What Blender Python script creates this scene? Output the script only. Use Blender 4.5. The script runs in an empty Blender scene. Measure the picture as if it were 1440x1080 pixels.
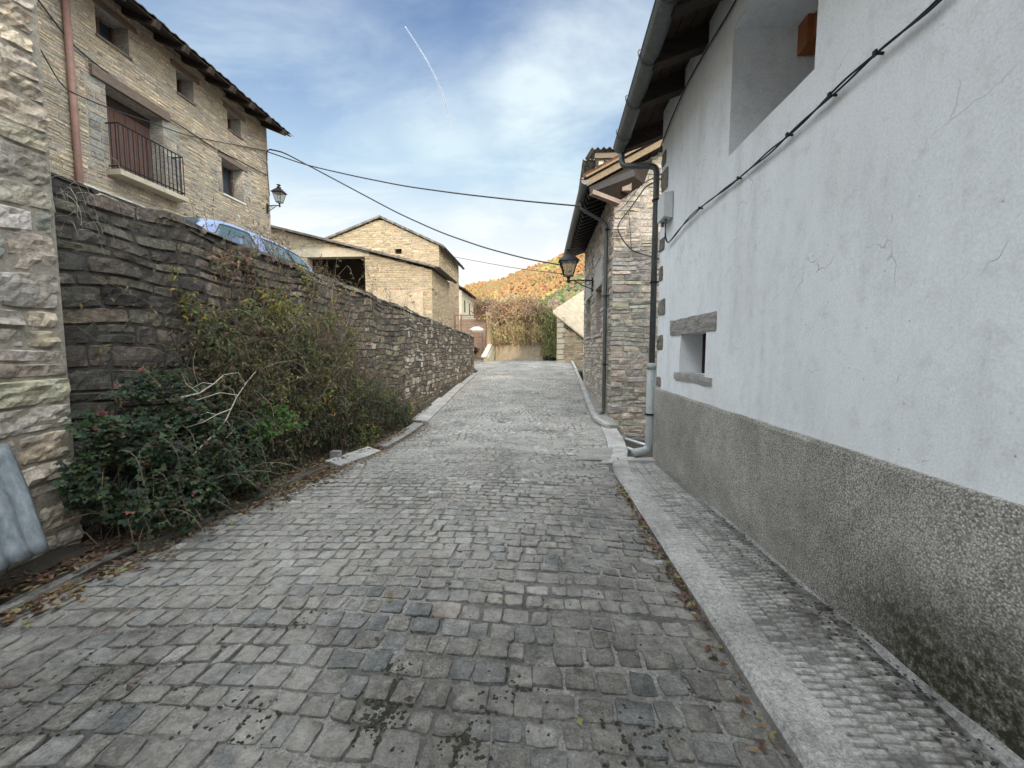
import bpy, math, random
from mathutils import Vector, noise
random.seed(7)
R = random.random
def U(a, b): return a + (b - a) * R()
D = bpy.data
scn = bpy.context.scene
COL = scn.collection
PI = math.pi

# ------------------------------------------------------------------ camera
F = 600.0
TH = math.atan(48 / F); PS = math.atan(40 * math.cos(TH) / F)
def ray(px, py):
    x = (px - 720) / F; u = (540 - py) / F
    fy = math.cos(TH) + math.sin(TH) * u; fz = -math.sin(TH) + math.cos(TH) * u
    return Vector((x * math.cos(PS) - fy * math.sin(PS), x * math.sin(PS) + fy * math.cos(PS), fz))
def P(px, py, X=None, Y=None, Z=None):
    d = ray(px, py)
    t = X / d.x if X is not None else (Y / d.y if Y is not None else Z / d.z)
    return d * t
cam = D.cameras.new('camera'); camo = D.objects.new('camera', cam); COL.objects.link(camo)
camo.rotation_euler = (PI / 2 - TH, 0, PS)
cam.sensor_width = 36; cam.lens = 36 * F / 1440; cam.clip_end = 9000; cam.clip_start = .05
scn.camera = camo

# ------------------------------------------------------------------ node helper
class N:
    def __init__(s, name):
        s.m = D.materials.new(name); s.m.use_nodes = True
        s.t = s.m.node_tree; s.t.nodes.clear(); s._tc = None
    def n(s, typ, ins=None, **kw):
        nd = s.t.nodes.new(typ)
        for k, v in kw.items(): setattr(nd, k, v)
        for k, v in (ins or {}).items(): s.set(nd.inputs[k], v)
        return nd
    def set(s, sock, v):
        if isinstance(v, bpy.types.NodeSocket): s.t.links.new(v, sock)
        elif v is not None:
            if isinstance(v, (tuple, list)) and len(v) == 3 and sock.type == 'RGBA': v = (*v, 1)
            sock.default_value = v
    def pos(s, scale=(1, 1, 1), warp=0, wscale=3):
        if s._tc is None: s._tc = s.n('ShaderNodeTexCoord')
        o = s._tc.outputs['Object']
        if scale != (1, 1, 1):
            o = s.n('ShaderNodeVectorMath', {0: o, 1: scale}, operation='MULTIPLY').outputs[0]
        if warp:
            nz = s.n('ShaderNodeTexNoise', {'Vector': o, 'Scale': wscale, 'Detail': 3})
            sub = s.n('ShaderNodeVectorMath', {0: nz.outputs['Color'], 1: (.5, .5, .5)}, operation='SUBTRACT')
            sc = s.n('ShaderNodeVectorMath', {0: sub.outputs[0], 'Scale': warp}, operation='SCALE')
            o = s.n('ShaderNodeVectorMath', {0: o, 1: sc.outputs[0]}, operation='ADD').outputs[0]
        return o
    def sep(s, v): return s.n('ShaderNodeSeparateXYZ', {0: v}).outputs
    def noise(s, scale, detail=5, rough=.6, v=None, dist=0):
        return s.n('ShaderNodeTexNoise', {'Vector': v or s.pos(), 'Scale': scale, 'Detail': detail, 'Roughness': rough, 'Distortion': dist}).outputs[0]
    def vor(s, scale, feature='F1', v=None, out=0, rnd=1):
        return s.n('ShaderNodeTexVoronoi', {'Vector': v or s.pos(), 'Scale': scale, 'Randomness': rnd}, feature=feature).outputs[out]
    def attr(s): return s.n('ShaderNodeAttribute', attribute_name='col').outputs['Color']
    def ramp(s, f, pts, interp='LINEAR'):
        nd = s.n('ShaderNodeValToRGB', {0: f}); cr = nd.color_ramp; cr.interpolation = interp
        while len(cr.elements) < len(pts): cr.elements.new(1)
        for e, (p, c) in zip(cr.elements, pts):
            e.position = p; e.color = (c, c, c, 1) if isinstance(c, (int, float)) else (*c, 1)
        return nd.outputs[0]
    def mix(s, f, a, b, mode='MIX'):
        nd = s.n('ShaderNodeMix', data_type='RGBA', blend_type=mode)
        s.set(nd.inputs[0], f); s.set(nd.inputs[6], a); s.set(nd.inputs[7], b); return nd.outputs[2]
    def ma(s, op, a, b=None, c=None):
        nd = s.n('ShaderNodeMath', operation=op, use_clamp=False)
        for i, v in enumerate((a, b, c)):
            if v is not None: s.set(nd.inputs[i], v)
        return nd.outputs[0]
    def bump(s, h, strength=.5, dist=.02, normal=None):
        return s.n('ShaderNodeBump', {'Height': h, 'Strength': strength, 'Distance': dist, 'Normal': normal}).outputs[0]
    def out(s, color, rough=.85, normal=None, **kw):
        b = s.n('ShaderNodeBsdfPrincipled', {'Base Color': color, 'Roughness': rough, 'Normal': normal})
        b.inputs['Specular IOR Level'].default_value = kw.pop('spec', .3)
        for k, v in kw.items(): s.set(b.inputs[k.replace('_', ' ')], v)
        o = s.n('ShaderNodeOutputMaterial'); s.t.links.new(b.outputs[0], o.inputs[0]); s.bsdf = b; s.o = o
        return s.m

# ------------------------------------------------------------------ materials
def m_stone(name, tint=(1, 1, 1), lichen=0., dark=.35, bumpd=.02, sc=1):
    k = N(name); a = k.attr(); v = k.pos(warp=.15, wscale=4)
    n1 = k.noise(2.2 * sc, 6, .65, v); n2 = k.noise(26 * sc, 6, .7); n3 = k.noise(120 * sc, 3, .6)
    n4 = k.noise(9 * sc, 6, .72, k.pos((1, 1, 3.6)))
    c = k.mix(1, a, k.ramp(n2, [(.27, .55), (.5, 1.), (.73, 1.4)]), 'MULTIPLY')
    c = k.mix(1, c, k.ramp(n1, [(.3, 1 - dark), (.55, 1.), (.75, 1.12)]), 'MULTIPLY')
    c = k.mix(1, c, k.ramp(n4, [(.32, .6), (.5, 1.), (.7, 1.25)]), 'MULTIPLY')
    c = k.mix(k.ramp(k.noise(5 * sc, 4), [(.45, 0), (.7, .45)]), c, k.mix(1, c, (1.15, .99, .8), 'MULTIPLY'))
    if lichen:
        l = k.ramp(k.noise(16, 6, .75, v), [(.62, 0), (.68, lichen)])
        c = k.mix(l, c, (.42, .42, .38))
        l2 = k.ramp(k.noise(3.5, 5, .7, v), [(.52, 0), (.66, lichen * .9)])
        c = k.mix(l2, c, (.035, .036, .03))
    c = k.mix(1, c, tint, 'MULTIPLY')
    h = k.ma('ADD', k.ma('MULTIPLY', n2, 1.), k.ma('ADD', k.ma('MULTIPLY', n3, .35), k.ma('MULTIPLY', n4, .8)))
    return k.out(c, .92, k.bump(h, .75, bumpd))
M = {}
M['stone'] = m_stone('weathered_stone', bumpd=.02)
M['stone_dark'] = m_stone('dark_lichen_stone', lichen=.6, dark=.5, bumpd=.025)
M['stone_far'] = m_stone('distant_stone', bumpd=.02, dark=.25)

k = N('mortar'); n = k.noise(30, 6, .7)
M['mortar'] = k.out(k.mix(1, k.attr(), k.ramp(n, [(.3, .65), (.7, 1.2)]), 'MULTIPLY'), .95, k.bump(n, .7, .015))

k = N('sett_stone'); n1 = k.noise(1.1, 6, .7, k.pos(warp=.4, wscale=1.5)); n2 = k.noise(34, 7, .72); n3 = k.noise(150, 3, .6)
c = k.mix(1, k.attr(), k.ramp(n2, [(.28, .5), (.5, 1.), (.72, 1.5)]), 'MULTIPLY')
c = k.mix(1, c, k.ramp(k.noise(11, 6, .7), [(.3, .6), (.52, 1.), (.72, 1.4)]), 'MULTIPLY')
c = k.mix(1, c, k.ramp(k.noise(.8, 4, .6), [(.36, .7), (.5, 1.), (.66, 1.18)]), 'MULTIPLY')
c = k.mix(1, c, k.ramp(k.noise(95, 3, .7), [(.3, .55), (.5, 1.), (.7, 1.5)]), 'MULTIPLY')
dust = k.ma('MULTIPLY', k.ramp(n1, [(.4, .05), (.6, .68)]), k.ramp(k.noise(14, 6, .75), [(.35, .2), (.6, 1)]))
c = k.mix(dust, c, (.40, .385, .35))
c = k.mix(k.ramp(k.noise(52, 5, .75), [(.63, 0), (.72, .8)]), c, (.03, .03, .028))
sp = k.ramp(k.noise(75, 4, .7), [(.66, 0), (.72, .7)]); c = k.mix(sp, c, (.36, .36, .34))
M['sett'] = k.out(c, .82, k.bump(k.ma('ADD', n2, k.ma('MULTIPLY', n3, .5)), 1., .02), spec=.3)
k = N('road_mortar'); n2 = k.noise(70, 6, .8); n1 = k.noise(1.3, 5, .7)
c = k.ramp(n2, [(.32, (.1, .096, .088)), (.5, (.28, .27, .25)), (.7, (.50, .485, .455))])
c = k.mix(k.ramp(n1, [(.42, .75), (.56, 0)]), c, (.06, .058, .052))
mo = k.ma('MULTIPLY', k.ramp(k.noise(2.3, 4), [(.56, 0), (.66, .9)]), k.ramp(k.noise(40, 4), [(.42, 0), (.55, 1)]))
c = k.mix(mo, c, (.028, .032, .018))
M['road_mortar'] = k.out(c, .93, k.bump(n2, 1., .02))

def m_concrete(name, c0, stain=.5, scale=1):
    k = N(name); n1 = k.noise(2.5 * scale, 6, .7); n2 = k.noise(40, 6, .75); n3 = k.noise(11, 5, .7)
    c = k.mix(1, c0, k.ramp(n2, [(.3, .58), (.5, 1), (.7, 1.25)]), 'MULTIPLY')
    c = k.mix(1, c, k.ramp(k.noise(110, 3, .7), [(.35, .7), (.5, 1), (.65, 1.25)]), 'MULTIPLY')
    c = k.mix(1, c, k.ramp(n1, [(.3, 1 - stain), (.6, 1), (.8, 1.15)]), 'MULTIPLY')
    c = k.mix(k.ramp(n3, [(.58, 0), (.7, .6)]), c, tuple(x * .35 for x in c0))
    c = k.mix(k.ramp(k.vor(60), [(.08, .8), (.16, 0)]), c, tuple(x * .4 for x in c0))
    return k.out(c, .9, k.bump(k.ma('ADD', n2, k.ma('MULTIPLY', n3, .6)), .6, .012))
M['kerb'] = m_concrete('kerb_concrete', (.35, .343, .325), .5)
def m_walk(name, c0):
    k = N(name); n1 = k.noise(2.5, 6, .7); n2 = k.noise(40, 6, .75); n3 = k.noise(7, 6, .75)
    c = k.mix(1, c0, k.ramp(n2, [(.3, .4), (.5, 1), (.7, 1.4)]), 'MULTIPLY')
    c = k.mix(1, c, k.ramp(n1, [(.3, .55), (.6, 1), (.8, 1.15)]), 'MULTIPLY')
    x, y, z = k.sep(k.pos())
    near = k.ma('MULTIPLY', k.ramp(k.ma('SUBTRACT', x, .9), [(.3, .1), (.78, 1)]), k.ramp(k.ma('MULTIPLY', y, .2), [(.5, 1), (.85, .35)]))
    c = k.mix(k.ma('MULTIPLY', near, k.ramp(n3, [(.42, 0), (.56, .92)])), c, (.035, .034, .028))
    return k.out(c, .9, k.bump(n2, .6, .012))
M['walk'] = m_walk('walk_concrete', (.38, .372, .352))
M['walk_base'] = m_walk('walk_groove_concrete', (.20, .195, .184))
M['slab_dirty'] = m_concrete('dirty_slab', (.13, .12, .1), .6)
M['slab'] = m_concrete('slab_concrete', (.235, .226, .208), .5)
M['fillet'] = m_concrete('fillet_concrete', (.30, .297, .283), .5)
M['dirt'] = m_concrete('dirt', (.05, .042, .032), .5)
M['terrace'] = m_concrete('terrace_gravel', (.25, .235, .2), .35)

k = N('white_plaster'); v = k.pos()
st = k.noise(3, 6, .65, k.pos((1, 1.2, .35))); n2 = k.noise(7, 6, .7); n3 = k.noise(60, 5, .7)
c = k.ramp(st, [(.25, (.66, .69, .715)), (.5, (.765, .80, .83)), (.75, (.80, .835, .865))])
c = k.mix(k.ramp(n2, [(.52, 0), (.7, .38)]), c, (.50, .51, .51))
c = k.mix(k.ramp(k.noise(1.6, 6, .7, k.pos((1, 1, .22))), [(.55, 0), (.72, .3)]), c, (.48, .48, .46))
c = k.mix(1, c, k.ramp(k.noise(80, 4, .7), [(.3, .86), (.5, 1.), (.7, 1.1)]), 'MULTIPLY')
c = k.mix(k.ramp(k.noise(24, 5, .7), [(.62, 0), (.7, .3)]), c, (.47, .47, .46))
c = k.mix(k.ramp(k.noise(.9, 4, .6), [(.55, 0), (.7, .25)]), c, (.66, .63, .56))
e = k.vor(1.25, 'DISTANCE_TO_EDGE', k.pos(warp=.3, wscale=3.5))
e2 = k.vor(2.6, 'DISTANCE_TO_EDGE', k.pos(warp=.2, wscale=6))
msk = k.ramp(k.noise(1.7, 3), [(.52, 0), (.59, 1)]); msk2 = k.ramp(k.noise(2.9, 3), [(.6, 0), (.68, 1)])
cr = k.ma('MAXIMUM', k.ma('MULTIPLY', k.ramp(e, [(.0008, 1), (.0035, 0)]), msk), k.ma('MULTIPLY', k.ramp(e2, [(.0008, .8), (.0045, 0)]), msk2))
c = k.mix(k.ma('MULTIPLY', cr, .7), c, (.26, .26, .26))
c = k.mix(k.ramp(k.vor(9), [(.03, .75), (.05, 0)]), c, (.2, .2, .2))
zz = k.sep(k.pos())[2]
c = k.mix(k.ma('MULTIPLY', k.ramp(k.noise(4, 5, .7), [(.4, 0), (.65, .5)]), k.ramp(k.ma('MULTIPLY', zz, .35), [(.05, 1), (.5, 0)])), c, (.5, .5, .48))
h = k.ma('SUBTRACT', k.ma('ADD', k.ma('MULTIPLY', n2, 1.2), k.ma('MULTIPLY', n3, .22)), k.ma('MULTIPLY', cr, .7))
M['plaster'] = k.out(c, .9, k.bump(h, .3, .022))

k = N('pebbledash'); vv = k.vor(110); v2 = k.vor(140, out=1); n1 = k.noise(1.1, 5, .65); n2 = k.noise(90, 3, .7); n3 = k.noise(5, 6, .7)
pc = k.n('ShaderNodeSeparateColor', {0: k.vor(110, out=1)}).outputs[0]
c = k.ramp(k.ma('ADD', k.ma('MULTIPLY', k.noise(92, 6, .85, k.pos((1, 1, 1.3), .02, 40)), .8), k.ma('MULTIPLY', pc, .2)), [(.34, (.15, .143, .128)), (.5, (.36, .347, .315)), (.66, (.58, .56, .515))])
c = k.mix(k.ramp(vv, [(.4, 0), (.7, .4)]), c, (.13, .125, .11))
c = k.mix(1, c, k.ramp(n2, [(.3, .55), (.5, 1.), (.7, 1.4)]), 'MULTIPLY')
c = k.mix(1, c, k.ramp(n1, [(.3, .72), (.6, 1.1)]), 'MULTIPLY')
c = k.mix(1, c, k.ramp(n3, [(.3, .8), (.65, 1.12)]), 'MULTIPLY')
px_, py_, pz_ = k.sep(k.pos())
zm = k.ramp(k.ma('MULTIPLY', k.ma('ADD', pz_, k.ma('MULTIPLY', k.noise(3.2, 5, .7), .5)), 1), [(.55, 1), (.95, 0)])
ym = k.ramp(k.ma('MULTIPLY', k.ma('ADD', py_, 3), .2), [(.40, 1), (.58, .08)])
mm = k.ma('MULTIPLY', k.ma('MULTIPLY', zm, ym), k.ramp(k.noise(30, 4, .7), [(.3, .4), (.55, 1)]))
c = k.mix(mm, c, (.032, .031, .018))
M['pebble'] = k.out(c, .95, k.bump(k.ma('ADD', k.ma('MULTIPLY', vv, -1), k.ma('MULTIPLY', n2, .5)), .45, .01))

def m_plain(name, c0, rough=.6, var=.3, scale=8, metal=0, stretch=(1, 1, 1), bs=.3, bd=.01, rust=None, **kw):
    k = N(name); n = k.noise(scale, 6, .65, k.pos(stretch)); n2 = k.noise(scale * 6, 4, .7, k.pos(stretch))
    c = k.mix(1, c0, k.ramp(n, [(.25, 1 - var), (.5, 1), (.75, 1 + var)]), 'MULTIPLY')
    c = k.mix(1, c, k.ramp(n2, [(.25, 1 - var * .7), (.5, 1), (.75, 1 + var * .7)]), 'MULTIPLY')
    if rust: c = k.mix(k.ramp(k.noise(scale * 1.7, 6, .75), [(.55, 0), (.68, .8)]), c, rust)
    return k.out(c, rough, k.bump(k.ma('ADD', n, n2), bs, bd), Metallic=metal, **kw)
M['wood_dark'] = m_plain('dark_timber', (.036, .027, .021), .85, .45, 5, 0, (1, 6, 6))
M['wood_soffit'] = m_plain('soffit_boards', (.036, .024, .017), .85, .45, 4, 0, (1, 8, 1))
M['wood_door'] = m_plain('reddish_door_wood', (.115, .066, .052), .7, .4, 7, 0, (6, 6, 1))
M['wood_lintel'] = m_plain('lintel_timber', (.15, .115, .09), .88, .4, 6, 0, (5, 1, 5))
M['wood_orange'] = m_plain('orange_varnished_wood', (.27, .1, .035), .6, .3, 7, 0, (6, 1, 6))
M['zinc'] = m_plain('grey_green_zinc', (.1, .113, .112), .5, .25, 9, .3, rust=(.2, .2, .18))
M['pvc'] = m_plain('grey_plastic_pipe', (.31, .33, .33), .45, .12, 6)
M['rust_pipe'] = m_plain('red_brown_pipe', (.26, .15, .12), .6, .2, 5)
M['iron'] = m_plain('black_iron', (.018, .018, .02), .5, .3, 12, .3)
M['rust_iron'] = m_plain('rusty_iron', (.19, .085, .05), .8, .4, 10, .1)
M['cable'] = m_plain('black_cable', (.025, .026, .03), .6, .25, 20)
M['box'] = m_plain('white_plastic_box', (.55, .57, .58), .5, .1, 8)
M['galv'] = m_plain('galvanised_sheet', (.17, .195, .21), .6, .5, 5, .2, (1, 1, .3), .2, .004, rust=(.13, .14, .14))
M['glass'] = m_plain('window_glass', (.03, .04, .05), .08, .1, 3, 0, bs=.02, spec=.6)
M['car_glass'] = m_plain('car_glass', (.07, .115, .13), .1, .1, 2, 0, bs=.01, spec=.7)
M['car_paint'] = m_plain('pale_blue_paint', (.22, .285, .43), .45, .03, 1, 0, bs=0, spec=.3)
M['tyre'] = m_plain('tyre_rubber', (.02, .02, .02), .85)
M['black_void'] = m_plain('dark_interior', (.012, .011, .01), .95)
M['grey_render'] = m_plain('grey_smooth_render', (.3, .295, .28), .9, .25, 4)
M['beige_render'] = m_plain('beige_render', (.38, .31, .22), .92, .3, 3)
M['cream_wall'] = m_plain('cream_wall', (.66, .61, .5), .9, .12, 3)
M['white_wall'] = m_plain('white_wall', (.72, .71, .68), .9, .1, 3)
M['dust_white'] = m_plain('white_sheet', (.75, .75, .76), .7, .08, 5)
def m_tile(name, c0):
    k = N(name); n = k.noise(6, 5, .7); pc = k.vor(5, out=1)
    c = k.mix(1, c0, k.ramp(k.n('ShaderNodeSeparateColor', {0: pc}).outputs[0], [(.1, .6), (.9, 1.3)]), 'MULTIPLY')
    c = k.mix(k.ramp(n, [(.45, 0), (.7, .7)]), c, (.09, .085, .07))
    return k.out(c, .9, k.bump(k.noise(40, 4), .4, .01))
M['tile'] = m_tile('roof_tile', (.27, .15, .1)); M['tile_grey'] = m_tile('grey_roof_slab', (.14, .125, .11))

k = N('leaf'); n = k.noise(25, 3)
c = k.mix(1, k.attr(), k.ramp(n, [(.3, .7), (.7, 1.25)]), 'MULTIPLY')
k.out(c, .6, spec=.25)
tr = k.n('ShaderNodeBsdfTranslucent', {'Color': k.mix(1, c, (1.2, 1.25, .6), 'MULTIPLY')})
ms = k.n('ShaderNodeMixShader', {0: .25, 1: k.bsdf.outputs[0], 2: tr.outputs[0]}); k.t.links.new(ms.outputs[0], k.o.inputs[0]); M['leaf'] = k.m
k = N('twig'); M['twig'] = k.out(k.mix(1, k.attr(), k.ramp(k.noise(30, 4), [(.3, .65), (.7, 1.25)]), 'MULTIPLY'), .85)
k = N('forest'); nz = k.noise(.5, 5, .7)
M['forest'] = k.out(k.mix(1, k.attr(), k.ramp(nz, [(.3, .8), (.7, 1.2)]), 'MULTIPLY'), .9, k.bump(nz, .3, .6))
k = N('hill_ground'); n = k.noise(.05, 6, .7)
M['hill'] = k.out(k.ramp(n, [(.3, (.12, .1, .04)), (.7, (.2, .12, .04))]), .95, k.bump(k.noise(.4, 4), 1, 1))
k = N('vapour'); nzv = k.noise(.006, 4, .6)
db = k.n('ShaderNodeBsdfDiffuse', {'Color': (.9, .92, .95, 1)}); tb = k.n('ShaderNodeBsdfTransparent')
mx = k.n('ShaderNodeMixShader', {0: k.ramp(nzv, [(.3, .26), (.7, .36)]), 1: tb.outputs[0], 2: db.outputs[0]})
k.o = k.n('ShaderNodeOutputMaterial'); k.t.links.new(mx.outputs[0], k.o.inputs[0]); M['vapour'] = k.m

# ------------------------------------------------------------------ mesh builder
class MB:
    def __init__(s): s.v = []; s.f = []; s.c = []; s.mi = []; s.col = (1, 1, 1); s.m = 0
    def vert(s, p): s.v.append(tuple(p)); s.c.append(s.col); return len(s.v) - 1
    def face(s, idx): s.f.append(tuple(idx)); s.mi.append(s.m)
    def poly(s, pts): s.face([s.vert(p) for p in pts])
    def hexa(s, p):      # 8 points: bottom loop 0-3, top loop 4-7
        i = [s.vert(q) for q in p]
        for f in ((3, 2, 1, 0), (4, 5, 6, 7), (0, 1, 5, 4), (1, 2, 6, 5), (2, 3, 7, 6), (3, 0, 4, 7)): s.face([i[a] for a in f])
    def box(s, x0, x1, y0, y1, z0, z1):
        s.hexa([(x0, y0, z0), (x1, y0, z0), (x1, y1, z0), (x0, y1, z0), (x0, y0, z1), (x1, y0, z1), (x1, y1, z1), (x0, y1, z1)])
    def bar(s, a, b, w, h, up=(0, 0, 1)):
        a = Vector(a); b = Vector(b); d = (b - a).normalized(); up = Vector(up)
        sx = d.cross(up)
        if sx.length < 1e-4: sx = d.cross(Vector((1, 0, 0)))
        sx.normalize(); sz = sx.cross(d)
        q = []
        for e in (a, b):
            q += [e - sx * w / 2 - sz * h / 2, e + sx * w / 2 - sz * h / 2, e + sx * w / 2 + sz * h / 2, e - sx * w / 2 + sz * h / 2]
        s.hexa(q)
    def tube(s, pts, r, n=8, cap=True):
        pts = [Vector(p) for p in pts]; L = len(pts)
        rr = r if isinstance(r, (list, tuple)) else [r] * L
        rings = []; ref = None
        for i, p in enumerate(pts):
            d = (pts[min(i + 1, L - 1)] - pts[max(i - 1, 0)])
            if d.length < 1e-9: d = Vector((0, 0, 1))
            d.normalize()
            if ref is None: ref = Vector((0, 0, 1)) if abs(d.z) < .9 else Vector((1, 0, 0))
            x = d.cross(ref)
            if x.length < 1e-4: x = d.orthogonal()
            x.normalize(); y = d.cross(x); ref = -y if False else ref
            rings.append([s.vert(p + (x * math.cos(2 * PI * j / n) + y * math.sin(2 * PI * j / n)) * rr[i]) for j in range(n)])
        for a, b in zip(rings, rings[1:]):
            for j in range(n): s.face((a[j], a[(j + 1) % n], b[(j + 1) % n], b[j]))
        if cap: s.face(rings[0][::-1]); s.face(rings[-1])
    def grid(s, fn, us, vs):
        id_ = [[s.vert(fn(u, v)) for v in vs] for u in us]
        for i in range(len(us) - 1):
            for j in range(len(vs) - 1): s.face((id_[i][j], id_[i + 1][j], id_[i + 1][j + 1], id_[i][j + 1]))
        return id_
    def build(s, name, mats, parent=None, smooth=False, solid=0):
        me = D.meshes.new(name); off = wloc(parent) if parent else Vector((0, 0, 0))
        me.from_pydata([(x - off.x, y - off.y, z - off.z) for x, y, z in s.v], [], s.f)
        if not isinstance(mats, (list, tuple)): mats = [mats]
        for mm in mats: me.materials.append(mm)
        me.polygons.foreach_set('material_index', s.mi)
        if smooth: me.polygons.foreach_set('use_smooth', [True] * len(s.f))
        at = me.attributes.new('col', 'FLOAT_COLOR', 'POINT')
        at.data.foreach_set('color', [x for c in s.c for x in (c[0], c[1], c[2], 1)])
        me.update()
        o = D.objects.new(name, me); COL.objects.link(o)
        if parent: o.parent = parent
        if solid:
            md = o.modifiers.new('thickness', 'SOLIDIFY'); md.thickness = solid; md.offset = 0
        return o
def wloc(o):
    v = Vector((0, 0, 0))
    while o: v = v + o.location; o = o.parent
    return v
def tag(o, label=None, cat=None, group=None, kind=None):
    if label: o['label'] = label
    if cat: o['category'] = cat
    if group: o['group'] = group
    if kind: o['kind'] = kind
    return o
def thing(name, loc, label, cat, group=None):
    o = D.objects.new(name, None); COL.objects.link(o); o.location = loc; o.empty_display_size = .2
    return tag(o, label, cat, group)
def copy_tree(o, parent=None):
    c = o.copy(); COL.objects.link(c)
    if parent: c.parent = parent
    for ch in list(o.children): copy_tree(ch, c)
    return c
def nz(x, y, z=0): return noise.noise(Vector((x, y, z)))
def lerp(a, b, t): return a + (b - a) * t
def table(pts):
    def f(y):
        if y <= pts[0][0]: return pts[0][1]
        for (a, va), (b, vb) in zip(pts, pts[1:]):
            if y <= b:
                t = (y - a) / (b - a); return lerp(va, vb, t)
        return pts[-1][1]
    return f
def smooth_table(pts, w=.8):
    f = table(pts)
    return lambda y: sum(f(y + d * w) for d in (-1, -.5, 0, .5, 1)) / 5

# ------------------------------------------------------------------ rubble masonry
def pick(pal):
    c = random.choice(pal); j = U(.8, 1.2); return tuple(max(.01, x * j * U(.95, 1.05)) for x in c)
def stones(mb, O, UV, NV, ulen, vbot, vtop, pal, openings=(), ch=(.1, .2), cl=(.2, .5), gap=.012, relief=.02, seg=None, rough=.012, warp=.03, mi=1, uoff=0, bow=0.):
    """coursed rubble laid on the plane O + u*UV + v*Z; every stone a rounded block standing proud of the mortar"""
    O = Vector(O); UV = Vector(UV).normalized(); NV = Vector(NV).normalized(); Zv = Vector((0, 0, 1))
    us = [ulen * i / 12 for i in range(13)]
    lo = min(vbot(u) for u in us); hi = max(vtop(u) for u in us)
    v = lo; sd = U(0, 99); mb.m = mi
    while v < hi:
        h = U(*ch); vc = v + h / 2
        spans = [(0, ulen)]
        for (a, b, c, d) in openings:
            if min(v + h, d) - max(v, c) > .3 * h:
                ns = []
                for (s0, s1) in spans:
                    if b <= s0 or a >= s1: ns.append((s0, s1)); continue
                    if a > s0: ns.append((s0, a))
                    if b < s1: ns.append((b, s1))
                spans = ns
        for (s0, s1) in spans:
            u = s0
            while u < s1 - 1e-3:
                l = U(*cl) * (1.25 if R() < .2 else 1)
                if s1 - (u + l) < cl[0] * .6: l = s1 - u
                uc = u + l / 2
                tv = vtop(uc); bv = vbot(uc)
                if vc - h * .3 < tv and vc + h * .3 > bv:
                    split = [(v, v + h)] if R() > .16 or h < ch[0] * 1.5 else [(v, v + h * .52), (v + h * .52, v + h)]
                    for (a, b) in split:
                        bb = min(b, tv + .03)
                        if bb - a < .03: continue
                        one_stone(mb, O, UV, NV, Zv, u, u + l, a, bb, pick(pal), gap, relief * U(.35, 1.35), seg, rough, warp, sd, bow)
                u += l
        v += h
def one_stone(mb, O, UV, NV, Zv, u0, u1, v0, v1, col, gap, relief, seg, rough, warp, sd, bow):
    mb.col = col
    O = Vector(O); g = gap * U(.4, 1.3) / 2; u0 += g; u1 -= g; v0 += g; v1 -= g
    if u1 - u0 < .02 or v1 - v0 < .015: return
    w = u1 - u0; h = v1 - v0; e = min(.016 if not seg else .012, w * .2, h * .22)
    t0 = U(-.18, .18) * h; t1 = U(-.18, .18) * h; k0 = U(-.1, .1) * h; k1 = U(-.1, .1) * h
    tu = U(-.5, .5) * relief; tv = U(-.5, .5) * relief
    nu = max(1, int((w - 2 * e) / seg)) if seg else 1; nv = max(1, int((h - 2 * e) / seg)) if seg else 1
    ss = [0] + [e / w + (1 - 2 * e / w) * i / nu for i in range(nu + 1)] + [1]
    ts = [0] + [e / h + (1 - 2 * e / h) * i / nv for i in range(nv + 1)] + [1]
    def fn(s, t):
        u = u0 + s * w; v = v0 + t * h
        cs = abs(2 * s - 1) ** 3; ct = abs(2 * t - 1) ** 3
        v += (t0 * (1 - s) + t1 * s) * .25 * (t if t > .5 else 0) + (k0 * (1 - t) ** 2) * 0
        u += (k0 * (1 - t) + k1 * t) * (2 * s - 1) * -.5 * 0
        # rounded corners
        rc = min(.3 * h, .03)
        u -= (2 * s - 1) * rc * .5 * ct * (abs(2 * s - 1) ** 6); v -= (2 * t - 1) * rc * .5 * cs * (abs(2 * t - 1) ** 6)
        vw = v + warp * nz(u * 1.3 + sd, v * 1.3, sd) ; uw = u + warp * nz(u * 1.7, v * 2.1, sd + 30)
        if s in (0, 1) or t in (0, 1): d = -.005
        else:
            d = relief * (1 - .35 * max(cs, ct)) + tu * (2 * s - 1) + tv * (2 * t - 1)
            if seg: d += rough * (nz(u * 9, v * 16, sd) + .6 * nz(u * 23, v * 34, sd + 9))
        if seg:
            q = 1 + .3 * nz(u * 7, v * 13, sd + 4) + .2 * nz(u * 21, v * 40, sd)
            mb.col = (col[0] * q, col[1] * q, col[2] * q)
        return O + UV * uw + Zv * vw + NV * d
    mb.grid(fn, ss, ts)
def backing(mb, O, UV, ulen, vbot, vtop, openings=(), mi=0, col=(.2, .19, .17), step=1.):
    """the mortar face behind the stones, left open where doors and windows are"""
    O = Vector(O); UV = Vector(UV).normalized(); Zv = Vector((0, 0, 1)); mb.m = mi; mb.col = col
    xs = {0, ulen}; 
    for a, b, c, d in openings: xs |= {a, b}
    q = 0
    while q < ulen: xs.add(q); q += step
    xs = sorted(xs)
    for a, b in zip(xs, xs[1:]):
        if b - a < 1e-5: continue
        uc = (a + b) / 2; cuts = sorted([(c, d) for (x, y, c, d) in openings if x <= uc <= y])
        lo = [vbot(a), vbot(b)]
        for c, d in cuts:
            mb.poly([O + UV * a + Zv * lo[0], O + UV * b + Zv * lo[1], O + UV * b + Zv * c, O + UV * a + Zv * c]); lo = [d, d]
        mb.poly([O + UV * a + Zv * lo[0], O + UV * b + Zv * lo[1], O + UV * b + Zv * vtop(b), O + UV * a + Zv * vtop(a)])
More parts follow.
